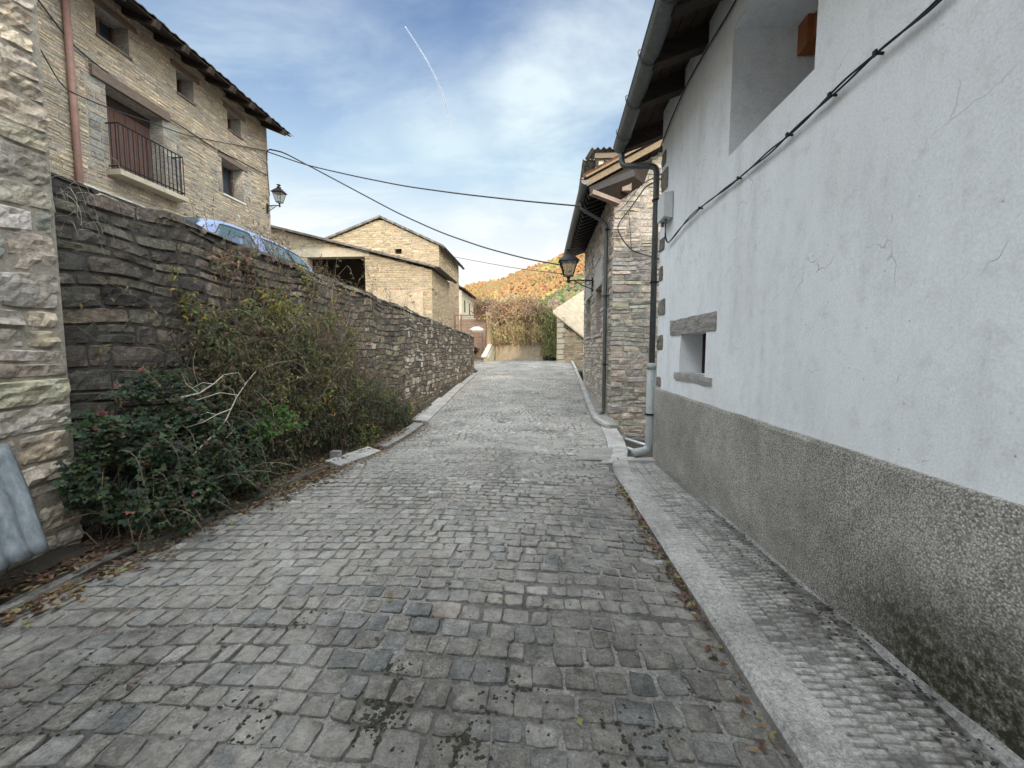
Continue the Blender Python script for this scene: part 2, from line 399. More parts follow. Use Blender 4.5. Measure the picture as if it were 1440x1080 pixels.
def reveal(mb, O, UV, NV, a, b, c, d, depth):
    """jambs, sill and head of an opening, running into the wall"""
    O = Vector(O); UV = Vector(UV).normalized(); NV = Vector(NV).normalized(); Z = Vector((0, 0, 1))
    q = lambda u, v, w: O + UV * u + Z * v - NV * w
    for (u0, v0), (u1, v1) in (((a, c), (a, d)), ((b, d), (b, c)), ((a, d), (b, d)), ((b, c), (a, c))):
        mb.poly([q(u0, v0, 0), q(u1, v1, 0), q(u1, v1, depth), q(u0, v0, depth)])
def tiles(mb, A, B, up, pitch=.22, row=.38, amp=.045, nsub=6, lip=.03):
    """canal tiles: eave from A to B, sheet rising along up; each course laps the one below"""
    A = Vector(A); B = Vector(B); up = Vector(up); e = (B - A); L = e.length; eu = e.normalized(); H = up.length; uu = up.normalized(); nn = eu.cross(uu)
    if nn.z < 0: nn = -nn
    rows = max(1, int(H / row)); nc = max(1, int(L / pitch)) * nsub
    for r in range(rows):
        a = H * r / rows - (.03 if r else .0); b = H * (r + 1) / rows
        jit = [U(-.012, .012) for _ in range(nc // nsub + 2)]
        def fn(i, t):
            u = L * i / nc; ph = 2 * PI * i / nsub; c = math.cos(ph)
            zz = amp * (c if c > 0 else c * .8) + lip * (1 - t) + jit[i // nsub] * (1 - t)
            return A + eu * u + uu * lerp(a + jit[(i + nsub // 2) // nsub] * 1.5 * (1 - t), b, t) + nn * zz
        mb.grid(fn, range(nc + 1), (0, .5, 1))
        if r == 0 or True:
            def fr(i, t):
                p = fn(i, 0); return p - nn * (.018 * t)
            mb.grid(fr, range(nc + 1), (0, 1))
k = N('lintel_stone'); n = k.noise(9, 6, .7, k.pos((1, .5, 2.5))); n2 = k.noise(45, 5, .7)
c = k.ramp(n, [(.3, (.12, .115, .105)), (.5, (.30, .285, .265)), (.7, (.42, .40, .375))]); M['lintel_stone'] = k.out(k.mix(1, c, k.ramp(n2, [(.3, .7), (.7, 1.2)]), 'MULTIPLY'), .9, k.bump(k.ma('ADD', n, k.ma('MULTIPLY', n2, .4)), .9, .02))
M['verge'] = m_plain('pale_verge_timber', (.2, .15, .095), .8, .3, 5, 0, (4, 1, 4))
M['gate_wall'] = m_plain('pinkish_grey_wall', (.27, .21, .165), .9, .35, 4)
M['pink_render'] = m_plain('pinkish_render', (.25, .19, .155), .9, .3, 5)
M['cream_wall2'] = m_plain('cast_lintel', (.42, .37, .28), .9, .2, 4)
M['iron_pipe'] = m_plain('dark_grey_pipe', (.075, .08, .08), .55, .25, 8, .2)
k = N('lamp_glass'); b_ = k.n('ShaderNodeBsdfTransparent', {'Color': (.85, .88, .88, 1)}); g_ = k.n('ShaderNodeBsdfGlossy', {'Color': (.9, .9, .9, 1), 'Roughness': .1})
mx = k.n('ShaderNodeMixShader', {0: .18, 1: b_.outputs[0], 2: g_.outputs[0]}); k.o = k.n('ShaderNodeOutputMaterial'); k.t.links.new(mx.outputs[0], k.o.inputs[0]); M['lamp_glass'] = k.m
# ================================================================== the setting
ZR = smooth_table([(-6, -1.55), (4, -1.6), (5.5, -1.66), (7.4, -1.83), (9, -1.88), (10.5, -1.87), (14, -1.70), (18, -1.49), (22.5, -1.27), (26, -1.03), (30, -.80), (34, -.72), (60, -.6)])
KL = table([(-6, -3.3), (2.2, -3.22), (4, -3.03), (5.6, -3.0), (7.4, -2.93), (10.4, -2.98), (16, -3.2), (22.5, -3.38), (24, -3.5), (30, -5.5), (60, -9)])
KR = table([(-6, .93), (5.6, .98), (6.6, 1.1), (9.3, 1.5), (10.2, 1.42), (11, 1.36), (12.2, 1.38), (18, 1.66), (24, 1.9), (29, 2.05), (31, 3.5), (60, 8)])

# --- ground: one sheet to the horizon
g = MB()
g.grid(lambda x, y: (x, y, -3.0), [-4000, -300, -60, 0, 60, 300, 4000], [-3000, -60, 0, 60, 160, 600, 6000])
tag(g.build('ground', M['dirt']), kind='structure')

# --- road: mortar bed and every sett on it
rd = MB(); rd.m = 0
ys = [-5 + .25 * i for i in range(22)] + [.5 + .055 * i for i in range(160)] + [9.4 + .25 * i for i in range(103)]
fs = [i / 70 for i in range(71)]
CROWN = lambda f: .03 * (1 - (2 * f - 1) ** 2)
rd.grid(lambda f, y: (lerp(KL(y) - .05, KR(y) + .05, f), y, ZR(y) + CROWN(f) - .002 - .016 * max(0, nz(f * 9, y * 2.2, 7) + .1) - .006 * nz(f * 60, y * 14, 3)), fs, ys)
rd.m = 1
y = -.4; row = 0; rd.m = 1
def sett_col(x, y):
    b = lerp(.15, .215, min(1, max(0, (y - 1.5) / 4)))
    q = R(); b *= U(.82, 1.18)
    if q < .03: return (b * 1.6, b * 1.57, b * 1.48)
    if q < .038: return (b * 1.35, b * 1.12, b * .95)
    if q < .13: return (b * 1.06, b * 1.0, b * .92)
    if q < .25: return (b * .98, b * .98, b * .95)
    if q < .36: return (b * .7, b * .74, b * .74)
    return (b * 1.04, b * .985, b * .87)
while y < 31:
    dl = U(.115, .155)
    if y > 8: dl = U(.13, .18)
    xl, xr = KL(y) + .02, KR(y) - .02
    x = xl - U(0, .1)
    bend = lambda x: .09 * nz(x * .55, y * .5) + .10 * math.sin((x + 3.3) * .75) * min(1, 6 / (abs(y) + 3))
    sk = U(-.02, .02)
    while x < xr - .05:
        w = U(.095, .175)
        if xr - x - w < .08: w = xr - x
        x0, x1 = max(x, xl), x + w
        x = x1
        gp = U(.002, .008); 
        wear = .5 + .5 * nz(x0 * .6, y * .45, 5)
        hh = lerp(.0095, .0015, min(1, max(0, wear * 1.5 - .3 + (.25 if 3.5 < y < 8 else 0)))) * U(.5, 1.6)
        if R() < .012: continue
        f = (x0 - xl) / (xr - xl)
        rd.col = sett_col(x0, y)
        tx, ty = U(-.05, .05), U(-.06, .06)
        jj = [(U(-.011, .011), U(-.013, .013)) for _ in range(4)]
        dd = dl * U(.93, 1.0)
        cx, cy = (x0 + x1) / 2, y + dl / 2
        near = y < 5.2
        ss = [0, .035, .2, .5, .8, .965, 1] if near else ([0, .14, .86, 1] if y < 13 else [0, .15, .85, 1])
        base = rd.col; sd_ = U(0, 50)
        def fn(s, t):
            ed = (s in (0, 1) or t in (0, 1)); q = (.5 if ed else (.82 if near and (s < .05 or s > .95 or t < .05 or t > .95) else 1)) * (1 + (.35 * nz(s * 3, t * 3, sd_) if near else 0))
            rd.col = (base[0] * q, base[1] * q, base[2] * q)
            px = lerp(x0 + gp, x1 - gp, s); py = lerp(y + gp * .8, y + dd - gp * .8, t)
            bx = lerp(lerp(jj[0][0], jj[1][0], s), lerp(jj[2][0], jj[3][0], s), t); by = lerp(lerp(jj[0][1], jj[1][1], s), lerp(jj[2][1], jj[3][1], s), t)
            cor = (abs(2 * s - 1) * abs(2 * t - 1)) ** 4
            px += bx - (2 * s - 1) * .006 * cor; py += by - (2 * t - 1) * .006 * cor + bend(px) + sk * (px + 1)
            if near: px += .007 * nz(px * 45, py * 45); py += .007 * nz(px * 45, py * 45, 7)
            e = s in (0, 1) or t in (0, 1)
            z = ZR(py) + CROWN((px - xl) / (xr - xl))
            if e: z -= .012
            else: z += hh + tx * (px - cx) * .5 + ty * (py - cy) * .5 + (.006 * nz(px * 20, py * 20, 3) + .003 * nz(px * 60, py * 60) if near else 0)
            return (px, py, z)
        rd.grid(fn, ss, ss)
    y += dl; row += 1
tag(rd.build('road', [M['road_mortar'], M['sett']]), kind='structure')

# --- near right walk: kerb, grooved concrete, fillet along the wall
WZ = table([(-6, -1.47), (1.5, -1.49), (3, -1.53), (6.4, -1.63), (7, -1.65)])
wk = MB(); wk.m = 0
ys = [-4 + .12 * i for i in range(int(10.35 / .12))] + [6.36]
KI = lambda y: KR(y) + .215
wk.m = 3; wk.grid(lambda x, y: (lerp(KI(y) - .004, 1.76, x), y, WZ(y) - .012 + .004 * nz(x * 5, y * 3)), [0, .25, .5, .75, 1], ys)
wk.col = (1, 1, 1); row = 0; yb = .75; wk.m = 1
while yb < 6.15:
    p = .047; n = 4; bw = (1.66 - KI(yb) - .02) / n
    for c in range(-1, n):
        if (row < 2): pass
        x0 = KI(yb) + .015 + c * bw + (bw / 2 if c % 2 else 0) * 0; x1 = x0 + bw - .008
        ysh = (.5 * p if c % 2 else 0)
        if x0 < KI(yb): continue
        if R() < .05 + .25 * (nz(x0 * 3, yb * 1.2, 4) > .25): continue
        z = WZ(yb) - .012
        hh = U(.005, .009)
        a, b = yb + ysh, yb + ysh + p * .7
        q = [(x0 + U(-.003, .003), a, z - .004), (x1, a, z - .004), (x1, b, z - .004), (x0, b, z - .004),
             (x0 + .004, a + .006, z + hh), (x1 - .004, a + .006, z + hh), (x1 - .004, b - .006, z + hh), (x0 + .004, b - .006, z + hh)]
        wk.hexa(q)
    yb += p; row += 1
wk.m = 2
def fil(t, y):
    w = .055 + .035 * nz(y * 2.2, 3) + .03 * max(0, 2.6 - y) * .4; h = .045 + .03 * nz(y * 1.7, 9) + .03 * max(0, 2.6 - y) * .3
    if y > 4.5: w *= .7; h *= .6
    return (1.765 - w * (1 - t), y, WZ(y) - .016 + h * math.sin(t * PI / 2) + .006 * nz(y * 12, t * 4))
wk.grid(lambda t, y: fil(t, y), [0, .2, .5, .8, 1], [y + .0001 for y in ys])
tag(wk.build('pavement', [M['kerb'], M['walk'], M['fillet'], M['walk_base']]), kind='structure')
kb = MB()
def kerb_strip(mb, xf, y0, y1, wid, zt, zb, step=.14, gaps=None):
    yy = y0
    while yy < y1 - .02:
        L = 1e9 if gaps is None else U(*gaps)
        ye = min(y1, yy + L); n = max(2, int((ye - yy) / step)); ysx = [lerp(yy, ye - (.008 if gaps else 0), i / n) for i in range(n + 1)]
        prof = lambda y: [(xf(y) + .018, zb(y)), (xf(y) + .004, lerp(zb(y), zt(y), .75)), (xf(y) + .026, zt(y)), (xf(y) + wid * .5, zt(y) + .004), (xf(y) + wid, zt(y) + .001), (xf(y) + wid, zb(y) - .02)]
        def fn(i, y):
            x, z = prof(y)[i]; a = .006
            return (x + a * nz(y * 5, i * 2.2), y, z + a * .8 * nz(y * 6, i * 3.1, 2))
        idm = mb.grid(fn, range(6), ysx)
        mb.face([r[0] for r in idm]); mb.face([r[-1] for r in idm][::-1])
        yy = ye
kerb_strip(kb, KR, -4, 6.3, .225, lambda y: WZ(y) + .004, lambda y: ZR(y) - .03)
tag(kb.build('kerb', M['kerb'], smooth=False), kind='structure')

# --- hollow by the alley and the concrete strip that curves round it
al = MB(); al.grid(lambda x, y: (x, y, -2.3 + .05 * nz(x * 3, y * 3)), [1.0 + .25 * i for i in range(25)], [6.3 + .25 * i for i in range(20)])
tag(al.build('alley_ground', M['dirt']), kind='structure')
st = MB()
pts = [(1.04, 6.42), (1.2, 6.9), (1.36, 7.6), (1.48, 8.5), (1.55, 9.4), (1.6, 10.2), (1.64, 10.98)]
def strip(mb, pts, w0, w1, zt, drop):
    for a, b in zip(pts, pts[1:]):
        for s0, s1 in ((0, .5), (.5, 1)):
            p = (lerp(a[0], b[0], s0), lerp(a[1], b[1], s0)); q = (lerp(a[0], b[0], s1), lerp(a[1], b[1], s1))
            zp, zq = zt(p[1]), zt(q[1])
            mb.hexa([(p[0] - w0, p[1], zp - drop), (p[0] + w1, p[1], zp - drop - .5), (q[0] + w1, q[1], zq - drop - .5), (q[0] - w0, q[1], zq - drop),
                     (p[0] - w0, p[1], zp), (p[0] + w1, p[1], zp + .012), (q[0] + w1, q[1], zq + .012), (q[0] - w0, q[1], zq)])
strip(st, pts, .14, .2, lambda y: ZR(y) + .03, .1)
st.box(1.2, 1.78, 6.37, 6.62, -2.2, -1.655)
tag(st.build('concrete_strip', M['kerb']), kind='structure')
pt = MB(); pt.grid(lambda s, t: (lerp(.55, 1.12, s) + .25 * t, lerp(6.7, 7.9, t), ZR(lerp(6.7, 7.9, t)) + (.034 if 0 < s < 1 and 0 < t < 1 else -.04) + .004 * nz(s * 3, t * 3)), [0, .01, .2, .4, .6, .8, .99, 1], [0, .01, .2, .4, .6, .8, .99, 1])
tag(pt.build('concrete_patch', M['slab']), kind='structure')

# --- walk along the stone house
w2 = MB(); Y2 = [10.0 + .3 * i for i in range(64)]
KR2 = lambda y: KR(y) + (0 if y > 11 else (11 - y) ** 2 * .12)
w2.grid(lambda t, y: (lerp(KR2(y) + .1, max(1.84, KR2(y) + .15), t), y, ZR(y) + .115 + .006 * nz(t * 4, y * 2)), [0, .33, .66, 1], Y2)
w2.poly([(KR2(10) + .01, 10, ZR(10) - .1), (1.84, 10, ZR(10) - .5), (1.84, 10, ZR(10) + .115), (KR2(10) + .1, 10, ZR(10) + .115)])
tag(w2.build('far_pavement', M['slab']), kind='structure')
k2 = MB(); kerb_strip(k2, KR2, 10.02, 28.9, .14, lambda y: ZR(y) + .122, lambda y: ZR(y) - .05, .3)
tag(k2.build('far_kerb', M['kerb']), kind='structure')

# --- verge under the left wall, and its kerb stones
WX = table([(-8, -3.75), (3, -3.72), (10.7, -3.62), (22.5, -3.52)])
vg = MB()
def vgz(x, y):
    e = ZR(y) + .03 + .05 * max(0, nz(x * 2, y * 2)) + .05 * (1 if x < KL(y) - .25 else 0)
    return e + .015 * nz(x * 9, y * 9)
vg.grid(lambda t, y: (lerp(KL(y) - .02, WX(y) - .1, t), y, vgz(lerp(KL(y) - .02, WX(y) - .1, t), y)), [0, .08, .2, .4, .6, .8, 1], [-5 + .2 * i for i in range(139)])
tag(vg.build('verge', M['dirt']), kind='structure')
sl = MB(); sl.grid(lambda t, y: (lerp(-3.2, -3.75, t), y, ZR(y) + .035 + .008 * nz(t * 4, y * 4)), [0, .2, .4, .6, .8, 1], [.6 + .15 * i for i in range(18)])
sl.grid(lambda t, y: (-3.2 + .0 * t, y, ZR(y) + lerp(-.02, .035, t) + .008 * nz(0, y * 4) * t), [0, 1], [.6 + .15 * i for i in range(18)])
tag(sl.build('concrete_apron', M['slab']), kind='structure')

# --- kerb slabs along the left, each a block of its own
def slab(y0, y1, w, zt, dx, tilt, name='kerb_slab', label='', m='kerb'):
    b = MB(); n = 6
    def pr(y, s): return KL(y) - w * (1 - s) + dx + .008 * nz(y * 6, s)
    th = .1
    for i in range(n):
        a, c = lerp(y0, y1, i / n), lerp(y0, y1, (i + 1) / n)
        def z(y, s): return ZR(y) + zt + tilt * (s - .5) + .006 * nz(y * 8, s * 3, 3)
        b.hexa([(pr(a, 0), a, z(a, 0) - th), (pr(a, 1), a, z(a, 1) - th), (pr(c, 1), c, z(c, 1) - th), (pr(c, 0), c, z(c, 0) - th),
                (pr(a, 0), a, z(a, 0)), (pr(a, 1), a, z(a, 1)), (pr(c, 1), c, z(c, 1)), (pr(c, 0), c, z(c, 0))])
    o = b.build(name, M[m]); tag(o, label, 'kerb slab', 'kerb slabs along the left verge'); return o
slab(3.05, 4.6, .15, .05, .02, 0, label='dirty kerb slab half hidden under the dark bramble', m='slab_dirty')
slab(4.62, 5.75, .16, .06, .02, 0, label='dark kerb slab with fallen leaves heaped against it', m='slab_dirty')
slab(5.85, 7.25, .23, .07, .13, -.07, label='loose pale kerb slab lying tilted out into the road')
slab(7.6, 10.3, .24, .06, .1, -.02, label='dirty kerb slab between the loose tilted slab and the wide pale slab', m='slab')
slab(10.6, 14.2, .42, .07, .12, -.03, label='wide pale flat kerb slab at the foot of the wall')
slab(14.25, 18.2, .3, .06, .08, -.02, label='long pale kerb slab second from the far wall end')
slab(18.25, 22.3, .2, .06, .06, -.02, label='narrow pale kerb slab beside the far end of the wall')

# --- upper terrace behind the retaining wall
TOP = table([(3, 1.40), (4.6, 1.36), (6.7, 1.275), (10.7, 1.16), (16, .95), (22.5, .75)])
tz = table([(-8, 1.2), (4, 1.2), (10, 1.12), (16, .85), (22, .62), (28, .3), (36, -.1), (60, -.3)])
te = MB()
te.grid(lambda x, y: (x if x < -4 else WX(y) - .3, y, tz(y)), [-40, -20, -10, -6, -3.7], [3.2, 6, 10, 14, 18, 22.3])
te.grid(lambda x, y: (x, y, tz(y)), [-40, -20, -10, -6, -4.6], [22.3, 26, 30, 36, 60])
tag(te.build('upper_terrace', M['terrace']), kind='structure')
yd = MB(); yd.grid(lambda x, y: (x, y, ZR(y) - .03 - .0), [-9, -6, -3, 0, 3, 9], [29.8, 32, 36, 44, 60])
tag(yd.build('yard', M['terrace']), kind='structure')

# ================================================================== retaining wall on the left
PAL_D = [(.115, .10, .082), (.09, .08, .067), (.14, .12, .092), (.062, .056, .049), (.105, .094, .079), (.165, .148, .122), (.135, .11, .08)]
PAL_L = [(.41, .36, .29), (.37, .335, .28), (.45, .395, .305), (.32, .29, .25), (.39, .345, .275), (.45, .41, .345), (.26, .24, .21)]
PAL_H = [(.47, .395, .29), (.40, .345, .27), (.52, .435, .31), (.36, .325, .27), (.44, .365, .265), (.33, .305, .265)]
PAL_G = [(.36, .28, .185), (.31, .25, .175), (.39, .31, .21), (.28, .235, .175), (.34, .265, .17)]
PAL_R = [(.37, .335, .285), (.31, .285, .25), (.42, .37, .29), (.26, .245, .22), (.35, .31, .26), (.40, .37, .33)]
rw = thing('retaining_wall', (WX(12), 12, ZR(12)), 'long dark rubble stone retaining wall sloping down beside the cobbled street', 'wall')
w = MB()
def rwall(y0, y1, ch, cl, seg, relief, pal, gap):
    x0, x1 = WX(y0), WX(y1); O = Vector((x0, y0, 0)); dv = Vector((x1 - x0, y1 - y0, 0)); L = dv.length
    vb = lambda u: ZR(y0 + u * (y1 - y0) / L) - .1; vt = lambda u: TOP(y0 + u * (y1 - y0) / L) - .05
    nv = Vector((dv.y, -dv.x, 0)).normalized()
    backing(w, O, dv, L, vb, vt, col=(.05, .046, .04), step=.5)
    stones(w, O, dv, nv, L, vb, vt, pal, ch=ch, cl=cl, gap=gap, relief=relief, seg=seg, rough=.022, warp=.09)
rwall(3.02, 6.9, (.08, .19), (.16, .55), .04, .02, PAL_D[:6], .012)
PAL_M = [tuple(x * 1.35 for x in c) for c in PAL_D]
rwall(6.9, 11.2, (.08, .21), (.12, .42), .07, .02, PAL_D + PAL_M, .014)
rwall(11.2, 22.5, (.07, .19), (.12, .38), .09, .018, PAL_M + PAL_R[:2], .012)
w.col = (.06, .056, .05); w.m = 0
for a, b in ((3.0, 6), (6, 11), (11, 16), (16, 22.5)):
    w.poly([(WX(a) - .4, a, TOP(a) - .08), (WX(b) - .4, b, TOP(b) - .08), (WX(b) - .4, b, -1), (WX(a) - .4, a, -1)])
    w.poly([(WX(a), a, TOP(a) - .06), (WX(b), b, TOP(b) - .06), (WX(b) - .4, b, TOP(b) - .06), (WX(a) - .4, a, TOP(a) - .06)])
# far end face
stones(w, (WX(22.5), 22.5, 0), (-1, 0, 0), (0, 1, 0), .4, lambda u: -1.4, lambda u: .7, PAL_D, ch=(.1, .2), cl=(.2, .4), relief=.03)
w.poly([(WX(22.5), 22.5, -1.4), (WX(22.5) - .4, 22.5, -1.4), (WX(22.5) - .4, 22.5, .7), (WX(22.5), 22.5, .7)])
w.build('masonry', [M['mortar'], M['stone_dark']], rw)
cp = MB(); y = 3.02
while y < 22.45:
    l = U(.25, .6) if y < 10 else U(.3, .8); l = min(l, 22.5 - y); h = U(.03, .085); cp.col = pick(PAL_D[:4]) if R() < .8 else pick(PAL_R)
    a, b = y + .012, y + l - .006; t = U(-.03, .03)
    x0, x1 = WX(a) + U(.0, .07), WX(a) - .42 + U(-.04, .04)
    n = 5
    def fn(s, q):
        yy = lerp(a, b, q); ang = s * PI
        x = lerp(x0, x1, s); z = TOP(yy) - .06 + h * (math.sin(ang) ** .4 if 0 < s < 1 else -.35) + .02 * nz(x * 7, yy * 5) + t * (q - .5)
        e = 1 if q in (0, 1) else 0
        return (x + .02 * nz(yy * 6, s * 3), yy, z - .03 * e)
    idm = cp.grid(fn, [0, .12, .35, .65, .88, 1], [0, .08, .5, .92, 1]); cp.face([r[0] for r in idm][::-1]); cp.face([r[-1] for r in idm])
    y += l
cp.build('coping', M['stone_dark'], rw)

# ================================================================== old stone building at the left edge
ob = thing('stone_building', (-3.6, 1, -1.6), 'old weathered rubble building corner cut off at the left edge', 'building')
m = MB(); backing(m, (-3.6, -3, 0), (0, 1, 0), 6.02, lambda u: -1.7, lambda u: 8.4, col=(.27, .245, .2))
m.poly([(-3.6, 3.02, -1.7), (-3.6, 3.02, 8.4), (-9.5, 3.02, 8.4), (-9.5, 3.02, -1.7)])
m.poly([(-3.6, -3, -1.7), (-3.6, -3, 8.4), (-9.5, -3, 8.4), (-9.5, -3, -1.7)]); m.poly([(-9.5, -3, -1.7), (-9.5, 3.02, -1.7), (-9.5, 3.02, 8.4), (-9.5, -3, 8.4)])
stones(m, (-3.6, 1.2, 0), (0, 1, 0), (1, 0, 0), 1.82, lambda u: -1.7, lambda u: 5., PAL_L, ch=(.12, .27), cl=(.2, .55), gap=.012, relief=.022, seg=.03, rough=.026, warp=.07)
stones(m, (-3.6, -3, 0), (0, 1, 0), (1, 0, 0), 4.2, lambda u: -1.7, lambda u: 8.4, PAL_L, ch=(.16, .3), cl=(.25, .7), relief=.04)
stones(m, (-3.6, 1.2, 0), (0, 1, 0), (1, 0, 0), 1.82, lambda u: 5., lambda u: 8.4, PAL_L, ch=(.16, .3), cl=(.25, .7), relief=.04)
stones(m, (-3.62, 3.02, 0), (-1, 0, 0), (0, 1, 0), 5.8, lambda u: 1., lambda u: 8.4, PAL_L, ch=(.16, .3), cl=(.25, .7), relief=.03)
m.build('wall', [M['mortar'], M['stone']], ob)
r = MB(); tiles(r, (-3.0, -3.4, 8.2), (-3.0, 3.4, 8.2), (-3.6, 0, 1.6)); tiles(r, (-10.1, 3.4, 8.2), (-10.1, -3.4, 8.2), (3.6, 0, 1.6)); r.build('roof', M['tile'], ob)
# unseen house added across the street behind the viewer, to shade it
shade_house = thing('village_house', (0, -15, -1.5), 'unseen tall house added behind the viewpoint to shade the street', 'house')
m = MB(); op = [(4, 5, 2.2, 3.6), (8, 9, 2.2, 3.6), (13, 14, 2.2, 3.6)]
backing(m, (9.5, -13, 0), (-1, 0, 0), 19, lambda u: -1.7, lambda u: 7.8, op, col=(.3, .28, .24), step=2)
for o_ in op: reveal(m, (9.5, -13, 0), (-1, 0, 0), (0, 1, 0), *o_, .3)
m.poly([(9.5, -13, -1.7), (9.5, -20, -1.7), (9.5, -20, 7.8), (9.5, -13, 7.8)]); m.poly([(-9.5, -13, -1.7), (-9.5, -20, -1.7), (-9.5, -20, 7.8), (-9.5, -13, 7.8)])
m.poly([(9.5, -20, -1.7), (-9.5, -20, -1.7), (-9.5, -20, 7.8), (9.5, -20, 7.8)])
m.build('wall', M['stone_far'], shade_house)
r = MB(); tiles(r, (10, -12.4, 7.7), (-10, -12.4, 7.7), (0, -4.1, 1.7), .4, .6); tiles(r, (-10, -20.6, 7.7), (10, -20.6, 7.7), (0, 4.1, 1.7), .4, .6); r.build('roof', M['tile'], shade_house)
for o_ in op:
    g = MB(); g.box(9.5 - o_[1], 9.5 - o_[0], -13.34, -13.3, o_[2], o_[3]); g.build('window', M['glass'], shade_house)
# ================================================================== white house on the right
wh = thing('white_house', (1.75, 3, -1.6), 'white plastered house with grey pebbledash base along the right side of the street', 'house')
WXP = 1.75
OPS = [(3.02, 4.27, 1.80, 2.92), (4.66, 5.5, -.29, .20)]
YE = 6.56
def disp(y, z): return WXP + .016 * nz(y * .9, z * .9, 3) + .006 * nz(y * 3.5, z * 3.5, 8)
def axis(a, b, step, extra):
    s = {round(a, 4), round(b, 4)} | {round(e, 4) for e in extra}; q = a
    while q < b: s.add(round(q, 4)); q += step
    l = sorted(s); o = [l[0]]
    for t in l[1:]:
        if t - o[-1] > .012 or t in {round(e, 4) for e in extra} or t == round(b, 4): o.append(t)
    return o
m = MB(); ya = axis(-6, YE, .14, [q for o in OPS for q in o[:2]]); za = axis(-.62, 3.6, .14, [q for o in OPS for q in o[2:]])
ix = {}
def wv(y, z):
    if (y, z) not in ix: ix[(y, z)] = m.vert((disp(y, z), y, z))
    return ix[(y, z)]
for a, b in zip(ya, ya[1:]):
    for c, d in zip(za, za[1:]):
        yc, zc = (a + b) / 2, (c + d) / 2
        if any(o[0] < yc < o[1] and o[2] < zc < o[3] for o in OPS): continue
        m.face((wv(a, c), wv(a, d), wv(b, d), wv(b, c)))
for o, dep in ((OPS[0], .9), (OPS[1], .34)):
    a, b, c, d = o; sp = .0
    for (y0, z0), (y1, z1) in (((a, c), (a, d)), ((b, d), (b, c)), ((a, d), (b, d)), ((b, c), (a, c))):
        m.poly([(disp(y0, z0), y0, z0), (disp(y1, z1), y1, z1), (WXP + dep, y1, z1), (WXP + dep, y0, z0)])
m.poly([(WXP, YE, -1.7), (9.3, YE, -1.7), (9.3, YE, 3.4), (5.5, YE, 4.6), (WXP, YE, 3.4)])
m.poly([(WXP, -6, -1.7), (9.3, -6, -1.7), (9.3, -6, 3.4), (5.5, -6, 4.6), (WXP, -6, 3.4)])
m.poly([(9.3, -6, -1.7), (9.3, YE, -1.7), (9.3, YE, 3.4), (9.3, -6, 3.4)])
m.build('wall', M['plaster'], wh, smooth=False)
for p in wh.children[0].data.polygons: p.use_smooth = len(p.vertices) == 4 and p.area < .03
m = MB(); xs = [1.728, 1.728, 1.736, 1.76]
def pl(i, y):
    z = [-1.75, -.585 + .012 * nz(y * 2.3, 1) - .006, -.565 + .012 * nz(y * 2.3, 1), -.56 + .012 * nz(y * 2.3, 1)][i]
    return (xs[i] + (.008 * nz(y * 1.5, i) if i < 3 else 0), y, z)
m.grid(pl, range(4), [-6 + .14 * i for i in range(90)] + [YE + .02])
m.poly([(1.728, YE + .02, -1.75), (1.76, YE + .02, -1.75), (1.76, YE + .02, -.57), (1.728, YE + .02, -.57)])
m.build('plinth', M['pebble'], wh)
# small low window: old timber lintel, sill, dark pane in the deep reveal
sw = MB(); sw.box(2.06, 2.09, 4.6, 5.55, -.3, .21); wo = sw.build('window', M['glass'], wh)
b = MB(); b.m = 0
def lint(mb, y0, y1, z0, z1, x0, x1, n=14, a=.012):
    ysx = [lerp(y0, y1, i / n) for i in range(n + 1)]
    def fn(i, y):
        x = [x1, x0 + .004, x0, x0 + .004, x1][i]; z = [z0, z0, (z0 + z1) / 2, z1, z1][i]
        return (x + .5 * a * nz(y * 9, i * 1.7), y, z + a * nz(y * 5, i * 2.3, 4))
    g = mb.grid(fn, range(5), ysx); mb.face([r[0] for r in g][::-1]); mb.face([r[-1] for r in g])
lint(b, 4.42, 5.92, .195, .385, 1.737, 1.78); b.build('lintel', M['lintel_stone'] if 'lintel_stone' in M else M['grey_render'], wo)
b = MB(); lint(b, 4.46, 5.66, -.372, -.285, 1.728, 1.9); b.build('sill', M['grey_render'], wo)
b = MB()
for y in (4.66, 5.44): b.box(2.02, 2.058, y, y + .06, -.29, .2)
b.box(2.02, 2.058, 4.722, 5.438, .14, .2); b.build('frame', M['wood_dark'], wo)
# high window, deep plastered reveal, orange timber frame
b = MB(); b.box(2.68, 2.70, 2.95, 4.3, 1.75, 2.95); wo = b.build('window', M['glass'], wh)
b = MB(); b.box(2.31, 2.66, 4.12, 4.264, 2.66, 2.915); b.box(2.36, 2.66, 4.05, 4.118, 2.70, 2.915); b.box(2.585, 2.67, 3.03, 4.045, 2.742, 2.915)
b.box(2.6, 2.67, 4.19, 4.264, 1.81, 2.655); b.box(2.6, 2.67, 3.025, 3.1, 1.81, 2.598); b.box(2.6, 2.67, 3.102, 4.188, 1.803, 1.87); b.box(2.61, 2.66, 3.6, 3.66, 1.872, 2.598)
b.build('frame', M['wood_orange'], wo)
# quoins peeping out of the plaster at the corner
for z, h, l in ((2.62, .2, .22), (2.25, .3, .34), (1.42, .2, .27), (1.0, .22, .2), (.5, .24, .36), (-.02, .24, .3), (-.55, .16, .26)):
    q = MB(); q.col = pick([(.2, .19, .17), (.25, .23, .2), (.17, .16, .15)])
    one_stone(q, (disp(6.3, z) - .004, YE + .01, 0), Vector((0, -1, 0)), Vector((-1, 0, 0)), Vector((0, 0, 1)), 0, l, z, z + h, q.col, .01, .012, .05, .012, .02, 3, 0)
    q.build('quoin', M['stone'], wh)
